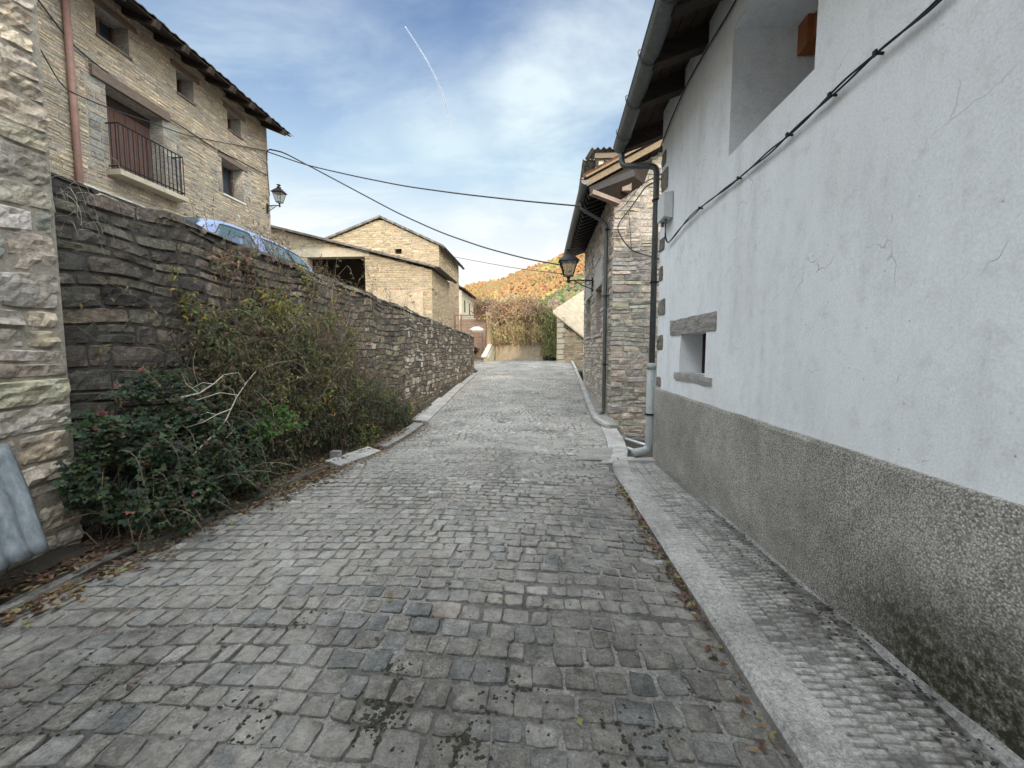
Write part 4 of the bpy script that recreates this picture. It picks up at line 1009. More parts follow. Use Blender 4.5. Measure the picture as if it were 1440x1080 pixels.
b = MB(); b.poly([(FX, fy0 - .01, ez - .02), (FX - 7, fy0 - .01, ez - .02), (FX - 3.5, fy0 - .01, ez + 1.65)]); b.build('gable', M['pink_render'], fh)

# gate, white bundle, ramp and the vine covered garden wall
FY = 31.0
gp = [P(x, 470, Y=FY) for x in (640, 648.5, 683)]
fg = thing('metal_fence', P(660, 492, Y=FY), 'rusty mesh gate between thin posts beyond the wall end', 'gate')
for px in (640, 648.5, 683.5):
    a, b_ = P(px, 498, Y=FY), P(px, 442 if px < 660 else 452, Y=FY); b = MB(); b.tube([a, b_], .05, 6); b.build('post', M['rust_iron'], fg)
b = MB(); b.tube([P(640, 443, Y=FY), P(684, 444, Y=FY)], .03, 6); b.tube([P(640, 492, Y=FY), P(684, 492, Y=FY)], .03, 6); b.build('rail', M['rust_iron'], fg)
b = MB()
for i in range(22): b.tube([P(649 + i * 1.6, 492, Y=FY + .05), P(649 + i * 1.6, 444, Y=FY + .05)], .008, 4)
for j in range(10): b.tube([P(649, 447 + j * 4.6, Y=FY + .05), P(683, 447 + j * 4.6, Y=FY + .05)], .008, 4)
b.build('mesh', M['rust_iron'], fg)
m = MB(); a, b_ = P(640, 492, Y=FY + 6), P(690, 440, Y=FY + 6); m.box(a.x - 3, b_.x + .4, FY + 6, FY + 6.4, -1, P(660, 449, Y=FY + 6).z); tag(m.build('boundary_wall', M['gate_wall']), 'low pinkish boundary wall behind the rusty mesh gate', 'wall')
b = MB(); cc = P(670, 464, Y=FY + 2)
b.grid(lambda u, v: cc + Vector((math.cos(u) * math.cos(v) * .55 * (1 + .15 * nz(u * 2, v * 2)), math.sin(u) * math.cos(v) * .4, math.sin(v) * .26 * (1 + .3 * nz(u * 2, v * 3, 4)) - .02)), [2 * PI * i / 16 for i in range(17)], [-PI / 2 + PI * j / 8 for j in range(9)])
tag(b.build('tarpaulin_bundle', M['dust_white'], smooth=True), 'white covered bundle showing behind the rusty gate', 'bundle')
b = MB(); b.box(cc.x - .5, cc.x + .5, cc.y - .4, cc.y + .4, -1, cc.z - .2); tag(b.build('log_pile', M['gate_wall']), 'brown stack under the white covered bundle', 'wood stack')
RX0 = P(672, 503, Y=29.6)
rp = thing('ramp_wall', RX0, 'short stone ramp parapet with pale sloping coping at the road end', 'wall')
a, b_ = P(680, 503, Y=29.4), P(694, 476, Y=32.5)
m = MB(); n = Vector((.35, 0, 0)); lo = Vector((0, 0, -1))
m.hexa([Vector((a.x, a.y, -1.2)), Vector((a.x + .6, a.y, -1.2)), Vector((b_.x + .25, b_.y, -1.2)), Vector((b_.x - .2, b_.y, -1.2)), a + n * 0, a + n, b_ + n, b_]); m.build('masonry', M['stone_far'], rp)
for f in rp.children: 
    at = f.data.attributes['col'].data
    for e in at: e.color = (.3, .27, .2, 1)
b = MB(); b.bar(a + Vector((.02, -.1, .06)), b_ + Vector((.02, 0, .06)), .32, .1); b.build('coping', M['cream_wall'], rp)
GWY = 31.4
g0, g1, gm = P(684, 440, Y=GWY), P(790, 452, Y=GWY), P(740, 486, Y=GWY)
gw = thing('garden_wall', P(735, 508, Y=GWY), 'sunlit garden wall closing the street, buried under bare climbing stems', 'wall')
m = MB(); GWL = g1.x - g0.x + 1; backing(m, (g0.x, GWY, 0), (1, 0, 0), GWL, lambda u: -1.2, lambda u: g0.z - .1, col=(.46, .38, .25))
stones(m, (g0.x, GWY, 0), (1, 0, 0), (0, -1, 0), GWL, lambda u: gm.z, lambda u: g0.z - .1, PAL_G, ch=(.14, .3), cl=(.3, .7), relief=.035)
m.col = (.4, .33, .22); m.m = 1; m.box(g0.x, g0.x + .9, GWY - .1, GWY + .4, -1.2, g0.z + .05); m.m = 0
m.poly([(g0.x, GWY + .5, -1.2), (g0.x + GWL, GWY + .5, -1.2), (g0.x + GWL, GWY + .5, g0.z - .1), (g0.x, GWY + .5, g0.z - .1)]); m.poly([(g0.x, GWY, g0.z - .1), (g0.x + GWL, GWY, g0.z - .1), (g0.x + GWL, GWY + .5, g0.z - .1), (g0.x, GWY + .5, g0.z - .1)])
m.build('masonry', [M['mortar'], M['stone_far']], gw)
b = MB(); b.box(g0.x + .95, g0.x + GWL - 1.6, GWY - .06, GWY, -1.2, gm.z); b.build('render_base', M['beige_render'], gw)

# ================================================================== hills with autumn wood
ridge = table([(100, 395), (420, 430), (560, 428), (620, 415), (660, 402), (690, 397), (705, 393), (725, 385), (745, 377), (765, 371), (778, 365), (800, 352), (840, 335), (900, 300), (1000, 270), (1300, 250)])
HD = 560.
def hill1(px, t):
    top = P(px, ridge(px), Y=HD); lo = P(px, 470, Y=260)
    q = lo.lerp(top, t); return Vector((q.x, q.y, lerp(0, top.z, t ** 1.15) + (1 - t) * -3))
hb = MB(); hb.grid(lambda px, t: hill1(px, t) + Vector((0, 0, 5 * nz(px * .02, t * 4))), [100 + 20 * i for i in range(61)], [i / 12 for i in range(13)])
hb.grid(lambda px, t: hill1(px, 1) + Vector((0, 500 * t, -30 * t * 4)), [100 + 20 * i for i in range(61)], [0, .5, 1])
tag(hb.build('hill', M['hill']), kind='structure')
def hill2(px, t):
    r2 = table([(690, 462), (740, 436), (765, 420), (790, 404), (812, 385), (840, 368), (900, 340), (1100, 300)])
    top = P(px, r2(px) + 4, Y=190); lo = P(px, 480, Y=90); q = lo.lerp(top, t); return q
h2 = MB(); h2.grid(lambda px, t: hill2(px, t), [690 + 15 * i for i in range(28)], [i / 8 for i in range(9)]); h2.grid(lambda px, t: hill2(px, 1) + Vector((0, 60 * t, -40 * t)), [690 + 15 * i for i in range(28)], [0, 1])
tag(h2.build('hillside', M['hill']), kind='structure')
PHI = (1 + 5 ** .5) / 2
ICO = [Vector(p).normalized() for p in ((-1, PHI, 0), (1, PHI, 0), (-1, -PHI, 0), (1, -PHI, 0), (0, -1, PHI), (0, 1, PHI), (0, -1, -PHI), (0, 1, -PHI), (PHI, 0, -1), (PHI, 0, 1), (-PHI, 0, -1), (-PHI, 0, 1))]
ICF = [(0, 11, 5), (0, 5, 1), (0, 1, 7), (0, 7, 10), (0, 10, 11), (1, 5, 9), (5, 11, 4), (11, 10, 2), (10, 7, 6), (7, 1, 8), (3, 9, 4), (3, 4, 2), (3, 2, 6), (3, 6, 8), (3, 8, 9), (4, 9, 5), (2, 4, 11), (6, 2, 10), (8, 6, 7), (9, 8, 1)]
def crown(mb, c, r, hz, col, jit=.35):
    mb.col = col; a = U(0, 6.28); ca, sa = math.cos(a), math.sin(a)
    i0 = []
    for v in ICO:
        k = r * U(1 - jit, 1 + jit); i0.append(mb.vert((c.x + (v.x * ca - v.y * sa) * k, c.y + (v.x * sa + v.y * ca) * k, c.z + v.z * k * hz)))
    for f in ICF: mb.face([i0[q] for q in f])
fo = MB()
for _ in range(11000):
    px = U(600, 900) if R() < .8 else U(380, 1150); t = R() ** .8; c = hill1(px, t); r = U(1.0, 1.9) * (1 if R() < .85 else 1.35)
    w_ = nz(c.x * .02, c.y * .02, 3) + .25 * nz(c.x * .09, c.y * .09)
    low = (1 - t) * .5 + (.35 if px < 700 else 0)
    if w_ + low > .42: col = random.choice([(.26, .2, .065), (.24, .2, .065), (.2, .19, .065), (.28, .2, .065)])
    elif w_ < -.28: col = random.choice([(.2, .13, .05), (.24, .12, .045), (.17, .13, .05)])
    else: col = random.choice([(.24, .135, .055), (.26, .15, .06), (.225, .12, .05), (.25, .15, .06), (.22, .12, .052)])
    col = tuple(x * U(.86, 1.1) for x in col)
    crown(fo, c + Vector((U(-2, 2), 0, r * .7)), r, 1.15, col)
tag(fo.build('autumn_forest', M['forest']), 'orange and yellow autumn forest covering the far hill', 'forest', kind='stuff')
f2 = MB()
for _ in range(1500):
    px = U(740, 860) if R() < .8 else U(700, 1050); t = R(); c = hill2(px, t); r = U(.5, 1.1)
    col = random.choice([(.08, .1, .04), (.1, .12, .045), (.13, .135, .055), (.15, .12, .06), (.13, .095, .06), (.19, .15, .06)])
    if nz(c.x * .08, c.z * .1) > .12 and px < 785: col = random.choice([(.19, .13, .1), (.16, .11, .085)])
    crown(f2, c + Vector((0, 0, r * .5)), r, 1., tuple(x * U(.75, 1.25) for x in col), .45)
tag(f2.build('hillside_scrub', M['forest']), 'green and brown scrub on the near hillside above the beige roof', 'scrub', kind='stuff')

# ================================================================== foliage tools
def leaf(mb, p, d, n, L, W, col, fold=.25, droop=.2):
    mb.col = col; d = d.normalized(); s = d.cross(n)
    if s.length < 1e-3: return
    s.normalize(); n = s.cross(d)
    a = mb.vert(p); m1 = mb.vert(p + d * L * .45 + s * W * .5 + n * L * fold * .5); m2 = mb.vert(p + d * L * .45 - s * W * .5 + n * L * fold * .5)
    k = mb.vert(p + d * L * .5); t = mb.vert(p + d * L - n * L * droop)
    mb.face((a, k, m1)); mb.face((a, m2, k)); mb.face((k, t, m1)); mb.face((k, m2, t))
def rv(): 
    while True:
        v = Vector((U(-1, 1), U(-1, 1), U(-1, 1)))
        if .05 < v.length < 1: return v.normalized()
def stem(p, d, L, seg=8, wander=.25, grav=0., pull=None):
    pts = [Vector(p)]; d = Vector(d).normalized()
    for i in range(seg):
        d = (d + rv() * wander + Vector((0, 0, -grav * (i + 1) / seg))).normalized()
        q = pts[-1] + d * L / seg
        if pull: q = pull(q)
        pts.append(q)
    return pts
def keep_off(q):      # stay outside the left wall and above the ground
    wx = (WX(q.y) if q.y > 3.05 else -3.6) + .05
    if q.x < wx: q.x = wx + U(0, .05)
    if q.z < -1.0 and q.x > KL(q.y) - .2 and q.y > 4.6: q.x = KL(q.y) - .2 - U(0, .1)
    gz_ = ZR(q.y) + .04
    if q.z < gz_: q.z = gz_ + U(0, .04)
    return q
def twig(mb, pts, r0, r1, col, n=3):
    mb.col = col; L = len(pts); mb.tube(pts, [lerp(r0, r1, i / (L - 1)) for i in range(L)], n, cap=False)
GREEN_D = [(.03, .052, .025), (.042, .066, .03), (.02, .036, .02), (.055, .08, .035), (.032, .052, .034)]
GREEN_M = [(.09, .105, .045), (.11, .115, .05), (.065, .085, .04), (.13, .125, .055)]
YEL = [(.26, .23, .05), (.3, .25, .04), (.2, .2, .05)]
BRN = [(.13, .09, .06), (.1, .075, .055), (.17, .12, .075), (.14, .08, .06), (.09, .075, .055)]
TWG = [(.12, .095, .07), (.09, .07, .055), (.16, .13, .1), (.07, .05, .04), (.13, .075, .05)]
def shrub(name, loc, label, leaves, stems, cat='shrub', group=None):
    t = thing(name, loc, label, cat, group)
    stems.build('stems', M['twig'], t); leaves.build('leaves', M['leaf'], t); return t

# --- dark bramble against the building corner
lf = MB(); sg = MB()
blobs = [((-3.38, 3.25, -.95), (.34, .42, .55)), ((-3.32, 3.75, -1.05), (.40, .5, .5)), ((-3.25, 3.4, -1.3), (.34, .5, .33)), ((-3.36, 4.2, -1.0), (.36, .5, .58)), ((-3.3, 3.55, -.75), (.3, .4, .32)), ((-3.42, 3.0, -.85), (.2, .22, .4)), ((-3.22, 4.1, -1.38), (.28, .45, .25)), ((-3.4, 4.55, -.75), (.28, .5, .5)), ((-3.5, 3.7, -.5), (.18, .5, .35))]
def bl_in(q):
    for c, r in blobs:
        d = ((q.x - c[0]) / r[0]) ** 2 + ((q.y - c[1]) / r[1]) ** 2 + ((q.z - c[2]) / r[2]) ** 2
        if d < 1: return d
    return None
n = 0
while n < 3600:
    c, r = random.choice(blobs); v = rv() * (U(.2, 1) ** .4); q = Vector((c[0] + v.x * r[0], c[1] + v.y * r[1], c[2] + v.z * r[2]))
    dens = nz(q.x * 3.5, q.y * 3.5, q.z * 3.5)
    if dens < -.12: continue
    if v.length > .85 and dens < .12 and R() < .6: continue
    q = keep_off(q)
    d = (v + rv() * .6 + Vector((.2, -.1, -.35))).normalized(); nn = (Vector((.5, -.3, .9)) + rv() * .6).normalized()
    L = U(.03, .062); col = random.choice(GREEN_D) if R() < .93 else random.choice(GREEN_M + BRN)
    col = tuple(x * U(.8, 1.25) for x in col)
    for k_ in (-1, 0, 1):       # bramble leaves come in threes
        dd = (d + d.cross(nn) * k_ * .9); leaf(lf, q + dd * .01, dd, nn, L * (1 if k_ == 0 else .8), L * .72, tuple(x * U(.85, 1.15) for x in col), .2, .15)
    n += 1
for _ in range(90):
    p = Vector((U(-3.55, -3.1), U(2.95, 4.6), -1.58)); pts = stem(p, (U(-.1, .4), U(-.4, .4), 1), U(.5, 1.25), 9, .22, .45, keep_off); twig(sg, pts, .005, .002, random.choice(TWG))
    for i in range(4, len(pts)):
        if R() < .6: q = pts[i]; d = rv(); leaf(lf, q, d, Vector((.3, -.2, 1)), U(.03, .055), .035, random.choice(GREEN_D + GREEN_M[:1]))
for _ in range(40):      # long arching canes hanging out over the kerb
    p = Vector((U(-3.4, -3.1), U(3., 4.4), U(-1.3, -.7))); pts = stem(p, (.7, U(-.7, .5), .3), U(.3, .7), 8, .2, .9, keep_off); twig(sg, pts, .004, .0015, random.choice(TWG))
    for q in pts[2:]:
        for k_ in range(2): leaf(lf, q, rv() + Vector((.2, 0, -.4)), Vector((.3, -.3, 1)), U(.03, .05), .03, random.choice(GREEN_D))
shrub('bramble_bush', (-3.35, 3.6, -1.58), 'dense dark green bramble mound at the corner of the old building', lf, sg)

# --- tall tangled shrub on the wall
lf = MB(); sg = MB()
# outline of the mass as height along the wall
hgt = table([(3.6, -.35), (4.0, .5), (4.4, 1.0), (5.0, 1.25), (5.8, 1.35), (6.5, 1.25), (7.0, .9), (7.6, .35), (8.2, -.25), (9.0, -.7), (9.8, -1.1), (10.8, -1.5)])
thk = lambda y, z: .14 + .5 * max(0, min(1, (.9 - z) / 2.2))
for _ in range(330):
    y0 = U(3.9, 9.2); base = ZR(y0) + .05; H = (hgt(y0) - base) * U(.6, 1.2)
    p = Vector((WX(y0) + U(.06, .45), y0, base)); pts = stem(p, (U(-.15, .1), U(-.3, .3), 1), H, 12, .2, .1, keep_off)
    twig(sg, pts, U(.003, .007), .0015, random.choice(TWG))
    for i in range(3, len(pts)):
        if R() < .75:
            q = stem(pts[i], (U(.05, .6), U(-.7, .7), U(-.3, .6)), U(.1, .35), 5, .35, .35, keep_off); twig(sg, q, .0022, .001, random.choice(TWG))
            a = pts[i]; zrel = (a.z + 1.7) / 2.6
            for s_ in q[1:]:
                if R() < .55:
                    band = nz(a.y * 1.1, a.z * 1.4, 2)
                    pal = YEL if (band > .3 and R() < .5) else (GREEN_M if R() < .45 + .4 * band else (GREEN_D if a.z < -.5 and R() < .6 else BRN))
                    d = rv() + Vector((.25, 0, -.55)); leaf(lf, s_, d, Vector((.8, -.3, .5)) + rv() * .5, U(.03, .07), U(.014, .026), tuple(x * U(.75, 1.2) for x in random.choice(pal)))
for _ in range(19000):
    y = U(3.95, 10.4); zt = hgt(y); zb = ZR(y) + .1; z = lerp(zb, zt, R() ** 1.05)
    if nz(y * 2.2, z * 2.2, 11) < -.1 + .2 * max(0, (z + .2)): continue
    q = keep_off(Vector((WX(y) + U(.04, 1) * thk(y, z) , y, z))); band = nz(y * 1.1, z * 1.4, 2)
    pal = YEL if (band > .2 and R() < .3) else (GREEN_M if R() < .5 + .7 * band else (GREEN_D if z < -.5 and R() < .7 else BRN))
    d = rv() + Vector((.25, 0, -.6)); leaf(lf, q, d, Vector((.8, -.3, .5)) + rv() * .5, U(.035, .085), U(.02, .04), tuple(x * U(.7, 1.25) for x in random.choice(pal)))
for sx, sy in ((430, 470), (455, 440), (412, 438), (395, 478), (472, 505), (480, 560), (440, 560), (380, 425), (350, 455), (425, 500), (500, 540), (340, 520), (450, 520), (405, 545), (310, 470), (490, 470)):
    c = P(sx, sy, X=-3.3); pal = YEL + GREEN_M if R() < .6 else GREEN_M
    for _ in range(11):
        pts = stem(c + Vector((U(-.15, .05), U(-.2, .2), U(-.2, .1))), (U(0, .6), U(-.6, .6), U(.1, .9)), U(.2, .45), 7, .25, .9); twig(sg, pts, .0025, .001, random.choice(TWG))
        for q in pts[1:]:
            for _k in range(2): leaf(lf, q, rv() + Vector((.3, -.1, -.7)), Vector((.8, -.4, .4)) + rv() * .4, U(.05, .1), U(.018, .032), tuple(x * U(.75, 1.2) for x in random.choice(pal)))
for _ in range(90):      # dry straw-coloured stalks
    y0 = U(4.2, 7.6); pts = stem(Vector((WX(y0) + U(.1, .5), y0, U(-1.4, .5))), (U(.1, .6), U(-.6, .6), U(-.2, 1)), U(.3, .7), 8, .25, .6, keep_off); twig(sg, pts, .0028, .001, random.choice([(.3, .25, .18), (.24, .2, .15), (.36, .3, .22)]))
shrub('tangled_shrub', (-3.4, 6.5, -1.75), 'tall tangled shrub of brown stems and yellowing leaves climbing the dark retaining wall', lf, sg)

# --- fresh green plant
lf = MB(); sg = MB()
gc = P(362, 590, X=-3.28)
for _ in range(26):
    pts = stem(gc + Vector((U(-.1, .1), U(-.2, .2), -.3)), (U(0, .5), U(-.5, .5), 1), U(.3, .6), 7, .2, .3); twig(sg, pts, .003, .001, (.08, .1, .04))
    for q in pts[1:]:
        for k_ in range(3): leaf(lf, q, rv() + Vector((.3, 0, -.2)), Vector((.5, -.3, .8)), U(.04, .07), U(.025, .04), tuple(x * U(.8, 1.2) for x in random.choice([(.06, .13, .025), (.08, .15, .03), (.05, .1, .025)])))
shrub('leafy_plant', gc - Vector((0, 0, .3)), 'fresh bright green leafy plant in the middle of the tangled shrub', lf, sg, 'plant')

# --- dry trailing stems and ivy low on the wall further up
lf = MB(); sg = MB()
for _ in range(260):
    y0 = U(6.5, 12.5); top = table([(6.5, 0), (8, -.5), (9.5, -.95), (12.5, -1.45)])(y0); z0 = lerp(ZR(y0) + .05, top, R())
    p = Vector((WX(y0) + U(.05, .3), y0, z0)); pts = stem(p, (U(0, .5), U(-.8, .8), U(-.2, .5)), U(.3, .8), 8, .3, .6, keep_off); twig(sg, pts, .003, .0012, random.choice(TWG))
    for q in pts[1:]:
        if R() < .8: leaf(lf, q, rv() + Vector((.2, 0, -.4)), Vector((.8, -.3, .5)) + rv() * .4, U(.025, .06), U(.018, .035), tuple(x * U(.7, 1.2) for x in random.choice(GREEN_D + GREEN_M + BRN)))
shrub('trailing_shrub', (-3.35, 9.5, -1.85), 'low dark trailing shrub at the wall foot behind the loose tilted slab', lf, sg)

# --- pale dead branch
sg = MB(); t = thing('dead_branch', P(300, 600, X=-2.95), 'pale bare dead branch sticking out of the tangled shrub', 'branch')
col = (.42, .38, .31)
def pb(pxs, X0, X1, r0, r1):
    pts = [P(px, py, X=-3.22 + .27 * (px - 250) / 110) for px, py in pxs]; twig(sg, pts, r0, r1, col, 5)
pb([(270, 640), (300, 612), (318, 590), (332, 560), (345, 540), (360, 522)], -3.2, -2.95, .009, .004)
pb([(325, 575), (305, 583), (285, 594), (262, 601)], -3.0, -2.98, .006, .002)
pb([(335, 556), (310, 552), (285, 560), (265, 566)], -2.97, -2.9, .006, .002)
pb([(318, 590), (328, 606), (318, 616)], -3.0, -2.93, .005, .002)
pb([(250, 560), (280, 553), (300, 540), (315, 527), (335, 524), (345, 540)], -3.25, -3.0, .008, .003)
pb([(300, 540), (285, 538), (270, 546)], -3.1, -3.0, .004, .0015); pb([(280, 553), (262, 540), (256, 525)], -3.15, -3.1, .004, .0015)
pb([(332, 560), (328, 548), (312, 541)], -2.98, -2.95, .004, .0015); pb([(305, 583), (292, 580), (276, 586)], -3.0, -2.95, .004, .0015)
sg.build('stems', M['twig'], t)
# dry strands hanging on the wall and on the building corner
sg = MB(); t = thing('dry_grass', P(110, 330, X=-3.6), 'dry grass strands hanging over the start of the retaining wall', 'grass tuft')
for _ in range(40):
    p = P(U(70, 150), U(225, 330), X=-3.62 + U(.03, .1)); pts = stem(p, (U(.1, .4), U(-.2, .6), U(-.2, .8)), U(.1, .34), 7, .25, 1.1); twig(sg, pts, .0016, .0008, random.choice([(.3, .26, .2), (.22, .19, .14), (.38, .34, .27)]))
sg.build('stems', M['twig'], t)

# --- weeds rooted in the wall top
def weed(px, py, n, hh, label, Yoff=0):
    c = P(px, py, X=-3.72 if px < 500 else -3.66); sg = MB(); lf = MB()
    for _ in range(n):
        pts = stem(c + Vector((U(-.1, .05), U(-.2, .2), -.02)), (U(-.2, .3), U(-.5, .5), 1), hh * U(.5, 1.1), 7, .22, .15); twig(sg, pts, .003, .0012, random.choice(TWG))
        for q in pts[3:]:
            if R() < .7: leaf(lf, q, rv(), rv(), U(.015, .04), U(.01, .02), random.choice(BRN + GREEN_M[:1]))
        for _ in range(2):
            q = random.choice(pts[3:]); qq = stem(q, rv() + Vector((0, 0, .5)), hh * .35, 4, .3); twig(sg, qq, .0016, .0008, random.choice(TWG)); leaf(lf, qq[-1], rv(), rv(), .03, .02, random.choice(BRN))
    t = thing('dry_weed', c, label, 'weed', 'dry weeds on top of the retaining wall'); sg.build('stems', M['twig'], t); lf.build('leaves', M['leaf'], t)
weed(296, 318, 5, .34, 'thin dark weed standing against the front window of the parked car')
weed(368, 350, 16, .36, 'bushy dry weed against the rear side window of the parked car')
weed(395, 362, 16, .3, 'dry weed beside the rear corner of the parked car')
weed(455, 392, 14, .36, 'dry weed in front of the dark garage doorway')
weed(524, 410, 8, .75, 'tall thin weed just right of the garage doorway')
weed(545, 420, 8, .4, 'small reddish weed on the wall before the garage render')
weed(572, 430, 6, .85, 'tall thin weed in front of the garage corner')
lf = MB(); sg = MB()
for _ in range(130):
    y0 = U(4.8, 11); p = Vector((WX(y0) + U(-.25, .08), y0, TOP(y0) + U(-.03, .04))); pts = stem(p, (U(.0, .8), U(-.6, .6), U(-.2, .7)), U(.08, .3), 6, .3, .9); twig(sg, pts, .002, .0008, random.choice(TWG))
    for q in pts[2:]:
        if R() < .75: leaf(lf, q, rv() + Vector((.2, 0, -.3)), Vector((.6, 0, .6)) + rv() * .5, U(.02, .04), U(.012, .022), tuple(x * U(.7, 1.2) for x in random.choice(BRN + GREEN_D + GREEN_M)))
shrub('creeping_plant', (-3.7, 7.5, TOP(7.5)), 'brown creeping growth straggling along the wall top below the car', lf, sg, 'plant')

# --- climbing stems over the garden wall (bare, golden)
lf = MB(); sg = MB()
hx_ = table([(684, 446), (700, 428), (720, 421), (745, 420), (765, 424), (778, 440), (788, 462)])
for _ in range(1500):
    px = U(692, 786); top = hx_(px); py = lerp(top, 476 if px < 762 else 498, R() ** 1.3); p = P(px, py, Y=GWY - U(.05, 1.0)); up = py < top + 28
    pts = stem(p, (U(-.5, .5), U(-.5, .2), U(-.2, .9) if up else U(-1, .1)), U(.4, 1.1) if up else U(.3, .7), 6, .3, .5 if up else .8)
    g_ = px > 762
    twig(sg, pts, .012, .005, tuple(x * U(.7, 1.25) for x in random.choice([(.42, .28, .19), (.4, .31, .18), (.3, .2, .14), (.5, .4, .24)] if not g_ else [(.27, .27, .12), (.22, .24, .1), (.34, .3, .15)])))
    for q in pts[1:]:
        if R() < .7:
            pal = [(.40, .32, .14), (.34, .28, .13), (.46, .38, .18), (.34, .22, .14)] if py > top + 22 else [(.36, .22, .15), (.32, .2, .14), (.3, .21, .13)]
            if g_: pal = [(.18, .21, .07), (.22, .23, .08), (.15, .18, .06)]
            leaf(lf, q, rv() + Vector((0, -.3, -.4)), Vector((0, -1, .3)) + rv() * .5, U(.08, .18), U(.05, .1), tuple(x * U(.7, 1.25) for x in random.choice(pal)))
shrub('climbing_shrub', P(735, 470, Y=GWY - .3), 'reddish golden climbing shrub spilling over the garden wall at the street end', lf, sg)
lf = MB(); sg = MB()
for _ in range(60):
    p = P(U(764, 783), U(503, 511), Y=GWY - .9); pts = stem(p, (U(-.5, .5), -.1, 1), U(.1, .35), 5, .3, .2); twig(sg, pts, .008, .004, (.07, .08, .04))
    for q in pts[1:]: leaf(lf, q, rv(), rv(), .14, .09, random.choice([(.04, .05, .02), (.06, .07, .03), (.02, .022, .015)]))
shrub('weed_clump', P(774, 510, Y=GWY - .9), 'small dark weed clump at the foot of the garden wall', lf, sg, 'weed')

# --- a few bare bushes by the far house
lf = MB(); sg = MB()
for _ in range(420):
    p = P(U(668, 700), U(432, 452), Y=37 + U(-1, 1)); pts = stem(p, (U(-.5, .5), U(-.3, .3), 1), U(.5, 1.3), 6, .3, .1); twig(sg, pts, .02, .008, random.choice([(.2, .13, .1), (.16, .1, .08)]))
    for q in pts[2:]: leaf(lf, q, rv(), rv(), .16, .1, random.choice([(.22, .14, .1), (.18, .12, .08), (.2, .16, .08)]))
shrub('bare_bush', P(684, 450, Y=37), 'hazy reddish bare bush beside the small far house', lf, sg)

# ================================================================== corrugated sheet
cs = MB()
tr_, br_ = P(14, 622, X=-3.5), P(64, 772, X=-3.22)
def csf(s, t, off=0):
    a = br_.lerp(tr_, t); ph = s * 5.2
    w_ = .04 * abs(math.sin(s * 31 + .5)) ** .5 + .012 * nz(s * 6, t * 2)
    return Vector((a.x + w_ + off + .01 * nz(s * 3, t * 3), a.y - s * 1.1 - .03 * t * t, a.z - .03 * s + (.02 * nz(s * 4, 1) if t in (0, 1) else 0) - .06 * s * t))
cs.grid(csf, [i / 60 for i in range(61)], [j / 10 for j in range(11)])
o = cs.build('corrugated_sheet', M['galv'], smooth=True, solid=.004)
tag(o, 'grey corrugated metal sheet leaning against the old building corner', 'metal sheet')

# ================================================================== parked car on the terrace
car = thing('parked_car', (-7.1, 9.2, 1.12), 'pale blue parked car half hidden behind the retaining wall', 'car')
CY0, CG = 7.1, 1.16
bz = table([(0, .62), (.12, .78), (.4, .92), (1.0, .98), (3.6, 1.0), (4.6, 1.0), (4.85, .9), (4.95, .6)])       # belt / bonnet height
rz_ = smooth_table([(0, .6), (.3, .88), (.5, 1.0), (.8, 1.28), (1.1, 1.43), (1.6, 1.51), (3.2, 1.51), (3.8, 1.46), (4.3, 1.34), (4.6, 1.12), (4.85, .9), (4.95, .6)], .18)
wd = table([(0, .62), (.15, .74), (.6, .82), (2, .86), (4, .85), (4.7, .78), (4.95, .68)])
def car_pt(y, i):
    w_, b_, r_ = wd(y), bz(y), max(rz_(y), bz(y) + .005); k_ = (r_ - b_)
    ins = .26 * min(1, k_ / .5)
    pr = [(w_ * .9, .22), (w_, .4), (w_ * 1.0, .65), (w_ * .98, b_), (w_ * .98 - ins * .35, lerp(b_, r_, .4)), (w_ * .98 - ins * .72, lerp(b_, r_, .8)), (w_ * .98 - ins, lerp(b_, r_, .95)), (w_ * .55, r_), (0, r_ + .015)]
    return pr[i]
sy = [0, .06, .15, .3, .5, .7, .85, 1., 1.15, 1.3, 1.5, 1.7, 1.9, 2.2, 2.5, 2.8, 3.1, 3.4, 3.6, 3.8, 4., 4.15, 4.3, 4.45, 4.6, 4.75, 4.85, 4.95]
cb = MB()
for sgn in (1, -1):
    gi = cb.grid(lambda y, i: (-7.1 + sgn * car_pt(y, i)[0], CY0 + y, CG + car_pt(y, i)[1]), sy, range(9))
for yy in (0, 4.95):
    cb.poly([(-7.1 + s_ * car_pt(yy, i)[0], CY0 + yy, CG + car_pt(yy, i)[1]) for s_, rng in ((1, range(9)), (-1, range(7, -1, -1))) for i in rng])
cb.build('body', M['car_paint'], car, smooth=True)
def side(y, t, sgn, off):
    w_, b_, r_ = wd(y), bz(y), rz_(y); ins = .26 * min(1, (r_ - b_) / .5)
    return Vector((-7.1 + sgn * (w_ * .98 - ins * .9 * t + off), CY0 + y, CG + lerp(b_, r_, t * .8 / .8 * .86)))
def sidewin(corners, sgn, name='side_window'):
    b = MB(); N_ = 10
    def q(s, t, off):
        (y0, t0), (y1, t1), (y2, t2), (y3, t3) = corners
        y = lerp(lerp(y0, y1, s), lerp(y3, y2, s), t); tt = lerp(lerp(t0, t1, s), lerp(t3, t2, s), t); return side(y, tt, sgn, off + .022)
    b.grid(lambda s, t: q(s, t, .012), [i / N_ for i in range(N_ + 1)], [i / 5 for i in range(6)])
    w_ = b.build(name, M['car_glass'], car, smooth=True, solid=.006)
    r = MB(); loop = [q(i / 8, 0, .014) for i in range(9)] + [q(1, i / 4, .014) for i in range(1, 5)] + [q(1 - i / 8, 1, .014) for i in range(1, 9)] + [q(0, 1 - i / 4, .014) for i in range(1, 5)]
    r.tube(loop, .01, 5); r.build('window_seal', M['iron'], w_)
